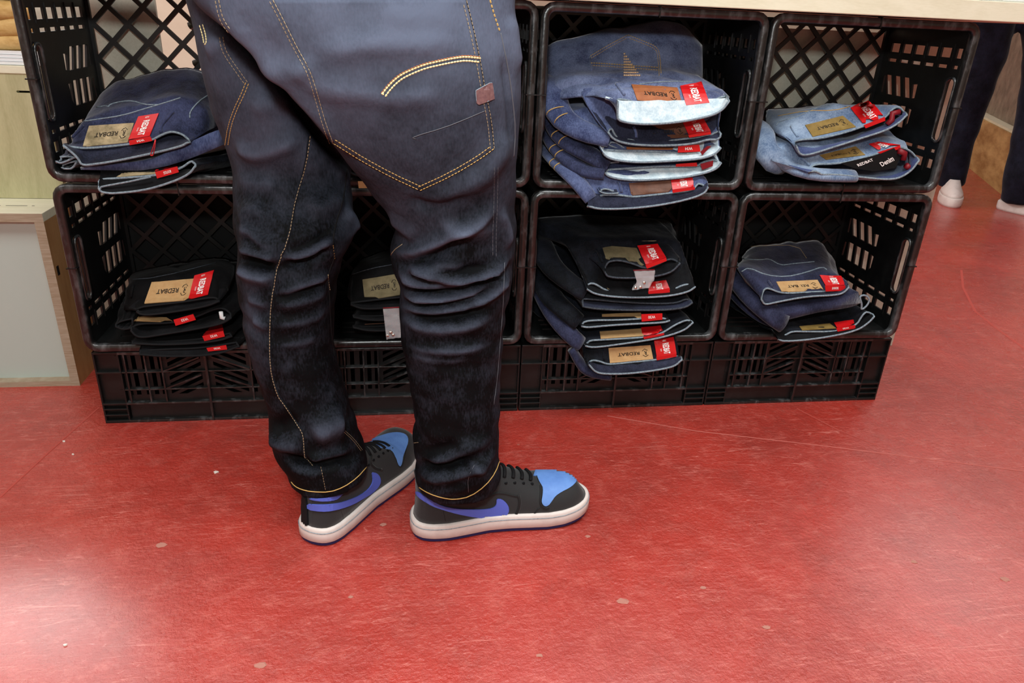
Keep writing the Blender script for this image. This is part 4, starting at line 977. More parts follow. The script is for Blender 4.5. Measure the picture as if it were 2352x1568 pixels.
GG = 'dark jeans piled in the lower crate right of the man'
c7 = crop(3.015, 1180, 440)
jean('black jeans on top of the lower dark pile, olive patch and big red tag',
     [px_ring(c7([(632, 520), (645, 485), (700, 470), (760, 475), (830, 495), (915, 530), (1000, 500), (1060, 465), (1110, 462), (1145, 490)]), c7([(625, 560), (650, 600), (830, 605), (1000, 590), (1100, 560), (1150, 505)]), -.0, -.018),
      px_ring(c7([(480, 400), (600, 360), (800, 345), (1040, 320), (1110, 400)]), c7([(500, 480), (600, 560), (800, 560), (1000, 550), (1140, 480)]), .06, .045),
      px_ring(c7([(330, 230), (480, 175), (800, 170), (1060, 175), (1110, 260)]), c7([(340, 330), (500, 420), (800, 430), (1000, 400), (1120, 340)]), .21, .17)],
     'd_dark', 'in_black', 'edge_dark', GG, zmin=Zr1+.222, seed=51, tagq=c7([(855, 378), (995, 366), (1055, 460), (915, 518)]), tagb=c7([(912, 510), (1055, 456), (1058, 478), (922, 532)]), btxt='',
     patch=c7([(608, 375), (850, 392), (915, 528), (640, 468)]), pm='leather_olive', loops=[c7([(620, 490), (590, 420), (560, 390)])], plane=-.006,
     seams=[(c7([(420, 345), (600, 325), (800, 300), (950, 285)]), 'thread_tan', .0008), (c7([(400, 315), (480, 260), (530, 200)]), 'thread_tan', .0008), (c7([(760, 195), (850, 205), (950, 285)]), 'thread_tan', .0008), (c7([(480, 390), (700, 350), (1040, 340)]), 'thread_tan', .0009)])
jean('black jeans second in the lower dark pile, grey selvedge loop and small red tag',
     [px_ring(c7([(505, 655), (515, 632), (560, 628), (640, 682), (750, 700), (900, 712), (1080, 690), (1150, 648), (1220, 632), (1252, 655)]), c7([(505, 680), (560, 715), (700, 735), (900, 740), (1100, 725), (1220, 695), (1255, 665)]), -.006, -.022),
      w_ring(.955, 1.20, Zr1+.17, Zr1+.205, .06), w_ring(.89, 1.20, Zr1+.17, Zr1+.22, .19)], 'd_dark', 'in_black', 'edge_pale', GG, seed=52,
     tagq=c7([(930, 632), (1052, 615), (1080, 680), (932, 700)]), tagb=c7([(930, 690), (1078, 668), (1080, 700), (935, 722)]), btxt='', patch=c7([(640, 660), (900, 650), (912, 708), (650, 680)]), pm='leather_olive')
jean('navy jeans third in the lower dark pile, smooth and without a tag',
     [px_ring(c7([(470, 745), (500, 735), (800, 765), (1120, 772), (1190, 735), (1232, 750)]), c7([(475, 800), (600, 822), (1000, 828), (1180, 812), (1238, 775)]), -.012, -.026), w_ring(.895, 1.20, Zr1+.13, Zr1+.165, .17)],
     'd_dark', 'in_navy', 'edge_dark', GG, seed=53)
jean('dark jeans fourth in the lower dark pile, short tan patch strip and pale rim',
     [px_ring(c7([(468, 925), (480, 895), (560, 885), (700, 885), (890, 875), (1030, 868), (1075, 885)]), c7([(470, 938), (510, 946), (650, 932), (800, 922), (1040, 912), (1078, 898)]), -.022, -.032), w_ring(.89, 1.20, Zr1+.09, Zr1+.125, .17)],
     'd_dark', 'in_black', 'edge_pale', GG, seed=54, tagb=c7([(883, 848), (1028, 842), (1028, 885), (885, 898)]), btxt='W30', patch=c7([(610, 852), (880, 838), (882, 875), (612, 892)]), pm='leather_sand')
jean('dark jeans fifth in the lower dark pile, sand patch and wavy pale rim',
     [px_ring(c7([(495, 1060), (520, 1025), (600, 1022), (850, 1008), (960, 1000), (1040, 968), (1110, 920), (1200, 880), (1238, 895)]), c7([(498, 1075), (560, 1085), (800, 1052), (1000, 1022), (1180, 968), (1242, 912)]), -.030, -.042), w_ring(.89, 1.20, Zr1+.05, Zr1+.085, .17)],
     'd_dark', 'in_black', 'edge_pale', GG, seed=55, tagq=c7([(880, 945), (1020, 932), (1040, 985), (895, 1010)]), tagb=c7([(895, 1005), (1040, 978), (1042, 1000), (908, 1030)]), btxt='', patch=c7([(595, 972), (880, 950), (900, 1000), (602, 1020)]), pm='leather_sand', tagtext=None)
jean('dark blue jeans at the bottom of the lower dark pile, hanging over the low crate',
     [px_ring(c7([(508, 1185), (540, 1160), (600, 1170), (650, 1192), (720, 1186), (960, 1162), (1100, 1145), (1140, 1130), (1160, 1150)]), c7([(520, 1205), (565, 1258), (650, 1268), (800, 1265), (1000, 1240), (1120, 1212), (1162, 1170)]), -.040, -.062),
      px_ring(c7([(480, 1100), (600, 1060), (900, 1040), (1120, 1020)]), c7([(490, 1160), (600, 1180), (900, 1150), (1140, 1120)]), -.025, -.03), w_ring(.89, 1.20, Zr1+.002, Zr1+.045, .17)],
     'd_dark', 'in_navy', 'edge_pale', GG, seed=56, tagq=c7([(970, 1035), (1105, 1010), (1125, 1120), (988, 1145)]), tagb=c7([(986, 1142), (1125, 1118), (1126, 1140), (990, 1166)]), btxt='',
     patch=c7([(655, 1082), (945, 1062), (965, 1160), (665, 1188)]), pm='leather_sand', patchtext='REDBAT', loops=[c7([(625, 1165), (620, 1120), (612, 1090)])], plane=-.044)
for k, (lab, pts, m_, r0) in enumerate((
    ('dark folded trouser leg, uppermost down the left of the lower dark pile', [((1232, 560), .12), ((1262, 610), .06), ((1310, 650), .01), ((1345, 672), .0)], 'd_dark', .020),
    ('dark folded trouser leg, middle one down the left of the lower dark pile', [((1228, 620), .12), ((1262, 680), .05), ((1300, 715), .0), ((1330, 740), -.01)], 'd_dark', .020),
    ('dark blue folded trouser leg sagging over the rim left of the lower dark pile', [((1226, 660), .10), ((1270, 720), .02), ((1305, 765), -.022), ((1335, 790), -.026)], 'd_navy', .017),
    ('dark blue folded trouser leg hanging lowest in front of the low crate', [((1312, 800), -.030), ((1330, 830), -.036), ((1345, 850), -.040), ((1400, 862), -.036)], 'd_navy', .014))):
    P = legpath(pts); Q = resample(np.array(smooth_poly(P, 2)), 16); b = MB(); b.tube(Q, [r0*1.35*(.8+.2*math.sin(PI*i/15)) for i in range(16)], 18, flat=.52)
    tag(b.build('folded_trouser_leg', MT[m_], None, True), lab, 'jeans', GG)
bag('crumpled clear button bag hanging in front of the lower dark pile', c7([(828, 545), (975, 540), (965, 610), (930, 660), (815, 675), (850, 620)]), -.040, c7([(840, 665), (875, 660), (900, 630)]))

GH = 'navy jeans in the lower right milk crate'
c8 = crop(3.015, 1620, 440)
jean('navy jeans on top in the lower right crate, tan patch and small red tag',
     [px_ring(c8([(395, 690), (410, 668), (440, 662), (530, 702), (700, 692), (830, 686), (960, 682), (985, 655)]), c8([(385, 745), (400, 782), (430, 785), (500, 768), (700, 730), (900, 722), (960, 705), (992, 670)]), .010, -.006),
      px_ring(c8([(250, 560), (290, 530), (500, 590), (700, 570), (850, 540), (960, 600)]), c8([(300, 660), (400, 740), (600, 730), (800, 700), (985, 660)]), .055, .045),
      px_ring(c8([(235, 440), (300, 370), (500, 345), (700, 322), (770, 325), (860, 440)]), c8([(240, 500), (400, 620), (600, 640), (800, 600), (870, 520)]), .22, .18)],
     'd_navy', 'in_navy', 'edge_pale', GH, zmin=Zr1+.103, seed=61, tagq=c8([(790, 582), (935, 588), (968, 650), (830, 655)]), tagb=c8([(828, 650), (968, 648), (968, 685), (832, 690)]), btxt='SKINNY',
     patch=c8([(490, 625), (775, 612), (820, 688), (530, 698)]), pm='leather_sand', patchtext='REDBAT', loops=[c8([(480, 690), (450, 650), (430, 620)])], plane=.006,
     seams=[(c8([(250, 555), (300, 525), (420, 580), (560, 592), (700, 560), (810, 520), (840, 540)]), 'edge_pale', .0014), (c8([(260, 465), (380, 475), (440, 462), (520, 512), (600, 500), (755, 485)]), 'edge_pale', .0011), (c8([(240, 385), (400, 375), (640, 370), (700, 460)]), 'thread_tan', .0008)])
jean('navy jeans rolled thick in the middle of the lower right pile, open cuff rightward',
     [px_ring(c8([(455, 830), (470, 800), (700, 770), (900, 730), (1060, 695)]), c8([(470, 860), (495, 905), (600, 880), (800, 830), (1000, 805), (1080, 770)]), .006, -.004), w_ring(1.36, 1.62, Zr1+.055, Zr1+.10, .19)],
     'd_navy', 'in_navy', 'edge_dark', GH, seed=62, open_front=False,
     extra=lambda r, bv, pl: (lambda b: (b.tube([at(p, Y=.0) for p in c8(smooth_poly([(1065, 722), (1110, 715), (1140, 745), (1120, 790), (1078, 822), (1085, 780)], 2, True))], .0022, 7, True), b.build('cuff_edge', MT['edge_pale'], r, True)))(MB()))
jean('dark navy jeans at the bottom of the lower right pile, long pale rim',
     [px_ring(c8([(505, 1010), (560, 985), (600, 962), (700, 965), (900, 965), (1040, 930), (1085, 850), (1120, 822), (1165, 850)]), c8([(502, 1022), (530, 1042), (700, 1032), (900, 1002), (1060, 962), (1140, 905), (1170, 870)]), -.008, -.022),
      w_ring(1.37, 1.63, Zr1+.002, Zr1+.045, .19)], 'd_dark', 'in_black', 'edge_pale', GH, seed=63, tagq=c8([(890, 912), (1030, 890), (1036, 925), (912, 950)]), tagb=c8([(905, 945), (1036, 922), (1038, 945), (915, 968)]), btxt='W30', tagtext=None,
     patch=c8([(650, 935), (860, 915), (905, 948), (670, 962)]), pm='leather_khaki')
for lab, pts, r0 in (('dark navy trouser leg folded at the left of the lower right pile', [((1695, 640), .10), ((1725, 680), .05), ((1765, 715), .01), ((1800, 740), .0)], .022),
                     ('dark navy trouser leg under the rim roll of the lower right pile', [((1700, 690), .09), ((1745, 740), .05), ((1775, 762), .02)], .013)):
    P = legpath(pts); Q = resample(np.array(smooth_poly(P, 2)), 14); b = MB(); b.tube(Q, r0*1.3, 16, flat=.6)
    tag(b.build('folded_trouser_leg', MT['d_navy'], None, True), lab, 'jeans', GH)

# ================================================================ THE MAN IN FRONT
man = empty('person', (.56, -.37, 0), 0, 'man seen from behind in dark denim jeans and black and blue high-top shoes', 'person')
NS = 48
def leg_rings(rows, top=None, bot_tilt=0.0, p=2.25, front=False):
    """rows: (photo row, left px, right px, depth of axis, half depth) -> rings from top to bottom"""
    R = []
    rows = np.array(rows, float); ys = np.arange(rows[0, 0], rows[-1, 0]+1, 14.)
    T = np.stack([np.interp(ys, rows[:, 0], rows[:, k]) for k in range(5)], 1)
    K = np.array([.25, .5, .25])
    for k in range(1, 5):
        q = np.pad(T[:, k], 1, 'edge'); T[:, k] = np.convolve(q, K, 'valid')
    for y, l, r_, yc, b_ in T:
        sh = 0
        if front: sh = .052*max(0, min(1, (470-y)/110)); yc -= sh; b_ -= sh*.9
        A, B = at((l, y), Y=yc), at((r_, y), Y=yc); c = (A+B)/2; a = np.linalg.norm((B-A)[:2])/2
        R.append((c[0], yc, c[2], a, b_, b_+sh*1.7))
    if top: R = top+R
    V = []; F = []
    f = lambda q: math.copysign(abs(q)**(2/p), q)
    for j, q_ in enumerate(R):
        x, y, z, a, b_ = q_[:5]; bf = q_[5] if len(q_) > 5 else b_
        tl = bot_tilt*max(0, 1-(len(R)-1-j)/5)
        for k in range(NS):
            u = 2*PI*k/NS; V.append((x+a*f(math.cos(u)), y+(b_ if math.sin(u) < 0 else bf)*f(math.sin(u)), z+tl*math.sin(u)))
    n = len(R)
    for j in range(n-1):
        for k in range(NS): F.append((j*NS+k, j*NS+(k+1) % NS, (j+1)*NS+(k+1) % NS, (j+1)*NS+k))
    V.append((R[0][0], R[0][1], R[0][2])); V.append((R[-1][0], R[-1][1], R[-1][2]))
    for k in range(NS): F.append((k, len(V)-2, (k+1) % NS)); F.append(((n-1)*NS+k, (n-1)*NS+(k+1) % NS, len(V)-1))
    return V, F
L_ROWS = [(0, 433, 760, -0.279, 0.105), (60, 452, 780, -0.279, 0.107), (100, 458, 785, -0.279, 0.107), (150, 468, 790, -0.279, 0.106), (200, 479, 800, -0.279, 0.103), (260, 493, 805, -0.277, 0.100),
          (330, 523, 808, -0.271, 0.095), (380, 537, 806, -0.267, 0.090), (430, 540, 805, -0.282, 0.088), (480, 537, 811, -0.297, 0.089), (520, 542, 820, -0.310, 0.090), (545, 550, 815, -0.310, 0.088),
          (565, 554, 797, -0.310, 0.086), (600, 545, 783, -0.310, 0.085), (640, 545, 776, -0.312, 0.083), (700, 559, 769, -0.315, 0.080), (760, 565, 766, -0.318, 0.078), (800, 574, 768, -0.320, 0.076), (850, 591, 778, -0.320, 0.074),
          (900, 613, 792, -0.322, 0.072), (950, 619, 808, -0.325, 0.071), (1000, 622, 826, -0.328, 0.071), (1025, 630, 834, -0.330, 0.072), (1045, 650, 840, -0.332, 0.069), (1078, 666, 843, -0.335, 0.066)]
R_ROWS = [(0, 436, 1182, -.385, .128), (36, 462, 1186, -.385, .13), (70, 508, 1190, -.385, .132), (106, 556, 1193, -.385, .133), (160, 608, 1196, -.385, .133), (217, 662, 1196, -.383, .13), (270, 710, 1192, -.38, .126),
          (328, 762, 1188, -.378, .12), (391, 811, 1184, -.375, .112), (430, 845, 1185, -.372, .106), (455, 866, 1180, -.37, .102), (480, 888, 1179, -.37, .099), (517, 911, 1185, -.37, .096), (545, 905, 1184, -.37, .094),
          (580, 893, 1179, -.37, .092), (606, 899, 1176, -.37, .09), (640, 914, 1173, -.372, .088), (660, 919, 1170, -.372, .087), (700, 917, 1160, -.374, .085), (740, 918, 1156, -.376, .083), (787, 923, 1152, -.378, .080), (861, 937, 1149, -.38, .077),
          (935, 952, 1146, -.382, .074), (985, 953, 1144, -.383, .073), (1010, 943, 1144, -.384, .073), (1045, 957, 1144, -.385, .072), (1070, 955, 1148, -.386, .069), (1092, 952, 1149, -.386, .067)]
hipx = .555
bmJ = MB()
topL = [(.50, -.32, 1.00, .11, .09), (.49, -.31, .92, .125, .10), (.475, -.30, .85, .125, .105)]
topR = [(hipx, -.365, 1.02, .185, .115, .115), (hipx, -.38, .95, .195, .110, .13), (hipx, -.41, .88, .203, .10, .15)]
bmJ.add(*leg_rings(L_ROWS, topL, .012)); bmJ.add(*leg_rings(R_ROWS, topR, .012, front=True))
me = mesh(bmJ.V, bmJ.F, 'jeans'); jo = bpy.data.objects.new('tmp', me); COL.objects.link(jo)
md = jo.modifiers.new('r', 'REMESH'); md.mode = 'VOXEL'; md.voxel_size = .0042; md.use_smooth_shade = True
ms = jo.modifiers.new('s', 'SMOOTH'); ms.iterations = 5; ms.factor = .5
me2 = bpy.data.meshes.new_from_object(jo.evaluated_get(bpy.context.evaluated_depsgraph_get())); bpy.data.objects.remove(jo)
Vj = np.empty(len(me2.vertices)*3); me2.vertices.foreach_get('co', Vj); Vj = Vj.reshape(-1, 3)
Nj = np.empty(len(me2.vertices)*3); me2.vertices.foreach_get('normal', Nj); Nj = Nj.reshape(-1, 3)
wear_and_light = np.zeros(len(Vj)); disp = np.zeros(len(Vj))
Pj = [tuple(p.vertices) for p in me2.polygons]
bv0 = BVHTree.FromPolygons([Vector(v) for v in Vj], Pj)
def dist_line(P):
    """distance of each vertex to a polyline and the position 0..1 along it"""
    P = np.array(P); best = np.full(len(Vj), 9.); tt = np.zeros(len(Vj)); lo, hi = P.min(0)-.06, P.max(0)+.06
    idx = np.where(((Vj > lo) & (Vj < hi)).all(1))[0]; X = Vj[idx]; b_ = best[idx]; t_ = tt[idx]; n = len(P)
    for i in range(n-1):
        a, c = P[i], P[i+1]; d = c-a; L2 = d@d+1e-12; u = np.clip(((X-a)@d)/L2, 0, 1); q = np.linalg.norm(X-(a+u[:, None]*d), axis=1)
        m_ = q < b_; b_[m_] = q[m_]; t_[m_] = ((i+u)/(n-1))[m_]
    best[idx] = b_; tt[idx] = t_; return best, tt
def fold(pts, amp=.006, wd=.008, wr=.12):
    global disp, wear_and_light
    P = line_pts(bv0, pts, 8, 0)
    if len(P) < 3: return
    d, t = dist_line(P); tap = np.clip(np.sin(np.clip(t, 0.02, .98)*PI)*1.6, 0, 1)
    amp *= 1.7; wd *= .85; disp = disp+amp*np.exp(-d*d/(2*wd*wd))*tap
    if wr: wear_and_light = wear_and_light+wr*np.exp(-d*d/(2*(wd*.62)**2))*tap  # raised folds fade; negative values paint shade into valleys
cj = crop(2.239, 500, 460)
RIDGE = [   # (points, amplitude, width, tone)
 ([(115, 130), (200, 215), (310, 275)], .006, .008, .12), ([(330, 300), (470, 268), (600, 190)], .007, .009, .16), ([(110, 245), (200, 262), (320, 305)], .006, .007, .12),
 ([(105, 350), (190, 395), (290, 402)], .006, .008, .2), ([(300, 482), (390, 458), (480, 420), (575, 372)], .005, .008, .16), ([(300, 545), (400, 522), (490, 500), (570, 460)], .004, .008, .1),
 ([(110, 120), (150, 60), (240, 40)], .003, .012, .05), ([(150, 505), (265, 545)], .003, .006, .14), ([(300, 640), (480, 618), (560, 560)], .003, .007, .1), ([(180, 610), (260, 660)], .0025, .006, .1), ([(300, 742), (420, 738), (520, 700)], .002, .006, .1),
 ([(640, 60), (700, 100), (705, 190)], .004, .012, .14), ([(460, 60), (560, 40), (640, -40)], .004, .012, .05),
 ([(880, 275), (1000, 292), (1150, 210), (1300, 118), (1440, 30)], .008, .009, .2), ([(960, 330), (1060, 362), (1160, 338), (1290, 338)], .006, .008, .10), ([(1000, 350), (1100, 385), (1220, 415), (1380, 380), (1500, 298)], .009, .008, .24),
 ([(930, 330), (960, 390), (1040, 430), (1180, 442), (1330, 418)], .006, .008, .2), ([(945, 480), (1050, 505), (1180, 505), (1300, 480), (1400, 440)], .007, .008, .25), ([(1280, 530), (1380, 500), (1500, 400)], .006, .007, .2),
 ([(940, 545), (1000, 560), (1100, 575), (1250, 548), (1350, 530)], .005, .007, .18), ([(945, 600), (1040, 655), (1200, 672), (1420, 600)], .004, .008, .16), ([(970, 745), (1080, 772), (1230, 775), (1400, 740)], .003, .006, .16), ([(990, 790), (1130, 828), (1300, 815)], .002, .006, .1),
 ([(1440, 40), (1480, 140), (1500, 250)], .004, .008, .12), ([(870, 70), (960, 140), (1040, 190)], .004, .012, .06), ([(1120, 90), (1290, 160), (1430, 150)], .004, .010, .12),
 ([(480, 1210), (560, 1170), (650, 1130)], .008, .018, .14), ([(270, 1210), (340, 1260), (440, 1255)], .006, .013, .08), ([(450, 1345), (560, 1330), (700, 1300)], .007, .008, .08), ([(350, 1345), (450, 1400), (560, 1390)], .003, .008, .03),
 ([(1010, 1400), (1150, 1428), (1330, 1370), (1440, 1280)], .006, .009, .06), ([(1040, 1340), (1150, 1340), (1300, 1270), (1430, 1200)], .004, .010, .04), ([(1290, 1330), (1330, 1370), (1370, 1400)], .004, .006, .12), ([(1030, 1480), (1180, 1500), (1320, 1460)], .003, .010, .02)]
VALL = [([(130, 170), (220, 245), (300, 262)], .005, .006), ([(330, 272), (450, 248), (590, 150)], .005, .006), ([(330, 330), (460, 318), (590, 235)], .007, .007), ([(110, 300), (200, 330), (300, 345)], .006, .007),
 ([(300, 505), (400, 482), (560, 415)], .004, .005), ([(890, 300), (1000, 325), (1150, 260), (1290, 165)], .006, .007), ([(960, 380), (1080, 400), (1200, 435), (1390, 410), (1495, 340)], .007, .006),
 ([(950, 455), (1060, 470), (1190, 470), (1320, 450)], .007, .005), ([(945, 525), (1100, 540), (1250, 520), (1380, 470), (1480, 430)], .006, .005), ([(940, 580), (1080, 612), (1250, 595), (1400, 555)], .005, .006),
 ([(1080, 350), (1250, 358), (1420, 340)], .003, .005), ([(330, 1290), (450, 1375), (600, 1340), (740, 1310)], .010, .008), ([(290, 1190), (340, 1150), (420, 1130)], .004, .012), ([(1020, 1360), (1160, 1385), (1320, 1325)], .008, .007), ([(1010, 1290), (1100, 1300), (1250, 1250)], .004, .010)]
for p, a, wd, wr in RIDGE: fold(cj(p), a*1.35, wd, wr*1.2)
for p, a, wd in VALL: fold(cj(p), -a*1.5, wd, -.10)  # valleys are darkened too, fold shade painted in
cu1 = crop(3.015, 430, 0)
CRE = [(455, 30), (520, 80), (556, 108), (620, 176), (662, 219), (710, 274), (762, 332), (805, 388)]
for _k in range(2): fold(CRE, -.010, .007, -.25)  # crease under the seat darkened, its shade put into the tone
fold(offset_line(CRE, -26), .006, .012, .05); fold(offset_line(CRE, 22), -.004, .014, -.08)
for p, a, wd, wr in (([(340, 480), (560, 480), (760, 470), (860, 560)], .004, .012, .03), ([(330, 960), (430, 1080), (600, 1040), (780, 960)], .006, .010, .12), ([(430, 760), (560, 720), (760, 690)], .004, .012, .06), ([(340, 1230), (480, 1290), (640, 1260)], .004, .012, .08),
                     ([(760, 400), (900, 620), (1180, 620)], .004, .012, .10), ([(880, 330), (1080, 350), (1300, 300), (1500, 320), (1900, 300)], .004, .010, .16), ([(1000, 650), (1200, 640), (1400, 690), (1800, 640)], .003, .009, .14), ([(1650, 1430), (1900, 1300), (2100, 1180), (2230, 900)], .007, .014, .05),
                     ([(1500, 1380), (1700, 1440), (1950, 1340)], -.005, .008, -.04), ([(2190, 380), (2240, 700), (2240, 1000)], -.004, .006, -.04), ([(1050, 1150), (1150, 1320), (1350, 1450)], .003, .010, .05),
                     ([(120, 340), (200, 300), (240, 250)], .004, .012, .2), ([(1300, 120), (1600, 150), (1900, 100)], .003, .014, .18), ([(2240, 100), (2270, 300), (2300, 500)], .003, .014, .18)): fold(cu1(p), a, wd, wr)
# fading plus light painted into the tone: seat and outer thigh paler than calves
def patch_wear_and_light(p, rad, amt):
    global wear_and_light
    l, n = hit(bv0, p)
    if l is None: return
    d = np.linalg.norm((Vj-np.array(l))/np.array(rad), axis=1); wear_and_light = wear_and_light+amt*.7*np.exp(-d*d)
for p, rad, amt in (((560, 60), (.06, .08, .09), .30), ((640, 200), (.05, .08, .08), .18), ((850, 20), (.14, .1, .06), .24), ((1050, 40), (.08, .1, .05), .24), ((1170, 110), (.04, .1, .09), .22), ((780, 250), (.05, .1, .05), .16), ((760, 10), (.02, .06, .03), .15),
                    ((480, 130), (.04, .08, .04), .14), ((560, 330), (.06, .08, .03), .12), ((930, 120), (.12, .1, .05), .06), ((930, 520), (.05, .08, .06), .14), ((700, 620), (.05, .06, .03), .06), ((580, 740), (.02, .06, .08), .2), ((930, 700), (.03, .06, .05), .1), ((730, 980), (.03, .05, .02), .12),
                    ((810, 520), (.02, .06, .05), .2), ((1160, 560), (.02, .06, .07), .12), ((1150, 850), (.012, .06, .12), .10)): patch_wear_and_light(p, rad, amt)
# small crumples everywhere
z = Vj[:, 2]; q_ = np.clip((z-.46)/.26, 0, 1); wear_and_light = wear_and_light+.17*q_*q_*(3-2*q_)+.01; calf = np.clip((.75-z)/.3, 0, 1)  # tone paler with height: fading and painted light together
disp += .0008*np.sin(Vj[:, 0]*55+Vj[:, 2]*90+2*np.sin(z*33))*np.clip(calf+.2, 0, 1)+.0006*np.sin(Vj[:, 2]*170+Vj[:, 0]*40)*calf
Vj = Vj+Nj*disp[:, None]; me2.vertices.foreach_set('co', Vj.ravel())
at_ = me2.attributes.new('wear_and_light', 'FLOAT', 'POINT'); at_.data.foreach_set('value', wear_and_light.astype(np.float32)); me2.update()
jeans = link('jeans', me2, MT['d_worn_lit'], man)
bj = bvh_of([jeans])
G, PL, TN, GR = MT['thread_gold'], MT['thread_pale'], MT['thread_tan'], MT['thread_grey']
def dbl(pts, m, gap=7, r=.0006, dash=(3.2, 1.2)):
    stitch(bj, pts, m, jeans, r, dash); stitch(bj, offset_line(pts, gap), m, jeans, r, dash)
pk_l = [(627, 0), (645, 34), (662, 68), (684, 112), (707, 152), (722, 190), (736, 240), (748, 282), (765, 328)]
pk_b = [(765, 328), (800, 350), (832, 370), (900, 407), (965, 437)]; pk_r = [(965, 437), (1035, 405), (1100, 367), (1135, 341)]; pk_e = [(1135, 341), (1129, 280), (1116, 215), (1101, 130), (1086, 60), (1071, 0)]
pocket = decal(bj, pk_l+pk_b[1:]+pk_r[1:]+pk_e[1:], 'back_pocket', MT['d_worn_lit'], jeans, .0016, 9)
if pocket:      # carries the same tone values as the cloth beneath
    pv = pocket.data; kd = BVHTree.FromPolygons([Vector(v) for v in Vj], Pj); a_ = pv.attributes.new('wear_and_light', 'FLOAT', 'POINT')
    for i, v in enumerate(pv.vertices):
        l, n, fi, dd = kd.find_nearest(v.co); a_.data[i].value = float(np.mean([wear_and_light[k] for k in Pj[fi]]))
    pv.polygons.foreach_set('use_smooth', [True]*len(pv.polygons)); bj = bvh_of([jeans, pocket])
dbl(pk_l, TN, 8); dbl(pk_b, G, -9); dbl(pk_r, G, -9); dbl(pk_e, TN, -9)
cord(bj, pk_l, MT['thread_grey'], jeans, .0006, 'seam'); cord(bj, pk_e, MT['lace'], jeans, .0007, 'seam')
arc = [(878, 216), (890, 200), (905, 184), (922, 171), (945, 160), (975, 148), (1010, 140), (1045, 133), (1070, 130), (1104, 134)]
dbl(arc, PL, 9, .0011, (3.0, .5)); stitch(bj, [(876, 214), (888, 221)], PL, jeans, .0011, (3, .5)); stitch(bj, offset_line(arc, -3), MT['leather_tan'], jeans, .0006, (3, .5))
stitch(bj, [(1125, 0), (1135, 35), (1148, 74)], G, jeans, .0010); cord(bj, [(1150, 76), (1166, 150), (1178, 230), (1184, 300), (1180, 360)], GR, jeans, .0008)
dbl([(512, 85), (516, 110), (528, 132), (548, 160), (571, 192)], TN, 8); dbl([(571, 192), (560, 220), (545, 250), (531, 290), (524, 335)], G, 7)
dbl([(503, 0), (510, 35), (520, 55), (533, 72)], TN, 8)
stitch(bj, [(459, 58), (466, 80), (470, 103)], PL, jeans, .0009, (3, .6)); stitch(bj, [(466, 56), (473, 78), (475, 98), (470, 103)], PL, jeans, .0009, (3, .6))
cord(bj, [(1112, 254), (1070, 272), (1020, 292), (945, 314), (955, 318)], GR, jeans, .0005, 'loose_thread', .0016)
bseam = cj([(470, -330), (455, -190), (400, 0), (384, 90), (372, 170), (340, 260), (315, 310), (297, 400), (280, 500), (272, 600), (270, 700), (270, 800), (280, 900), (310, 1000), (345, 1050), (385, 1110), (420, 1160), (442, 1205), (440, 1260), (442, 1295), (460, 1335), (490, 1368)])
cord(bj, bseam, MT['d_dark'], jeans, .0022, 'seam', -.0006); stitch(bj, bseam, TN, jeans, .0007, (3.4, 1.4), off=.0022)
inner = cj([(665, -160), (655, -60), (640, 20), (610, 110), (592, 200), (596, 270), (600, 300), (575, 360), (566, 410), (575, 480), (580, 600), (585, 700), (600, 800)])
cord(bj, inner, MT['lace'], jeans, .0016, 'seam', -.0005); stitch(bj, cj([(592, 230), (598, 275), (600, 300)]), G, jeans, .0007); stitch(bj, cj([(566, 380), (570, 430), (578, 470)]), TN, jeans, .0007)
dbl(cj([(655, 1185), (700, 1225), (745, 1285)]), TN, 4, .0004); stitch(bj, cj([(985, 1250), (1040, 1243)]), TN, jeans, .0005)
dbl(cj([(1440, -170), (1436, 60), (1430, 180), (1432, 300)]), GR, 8, .0004, (5, .8)); cord(bj, cj([(1475, 320), (1472, 450), (1466, 560), (1455, 700), (1440, 900), (1420, 1050)]), GR, jeans, .0005)
stitch(bj, cj([(530, 1370), (545, 1440), (555, 1490)]), TN, jeans, .0005); cord(bj, cj([(1320, 1360), (1285, 1430), (1290, 1500)]), GR, jeans, .0004)
cord(bj, cj([(880, 310), (900, 260), (950, 225)]), TN, jeans, .0006)
# leather flag on the pocket edge
fl_ = decal(bj, [(1091, 207), (1122, 190), (1128, 190), (1133, 226), (1098, 239), (1093, 236)], 'leather_flag', mat('plum leather', lin((104, 74, 76)), .55, .35, noise=(300, lin((128, 96, 94)), .35, .65, (1, 1, 1))), jeans, .0022, 8, off=.001)
cord(bj, [(1091, 207), (1122, 190), (1128, 190), (1133, 226), (1098, 239), (1093, 236), (1091, 207)], MT['edge_pale'], jeans, .0006, 'flag_edge', .0025)
# hems
for hm in ([(669, 1106), (676, 1115), (690, 1123), (715, 1129), (757, 1130), (790, 1118), (820, 1097), (842, 1072)], [(952, 1107), (962, 1119), (985, 1133), (1015, 1143), (1045, 1147), (1080, 1140), (1115, 1115), (1138, 1085), (1150, 1050)]):
    cord(bj, hm, G, jeans, .0009, 'hem_stitching', .0002); 

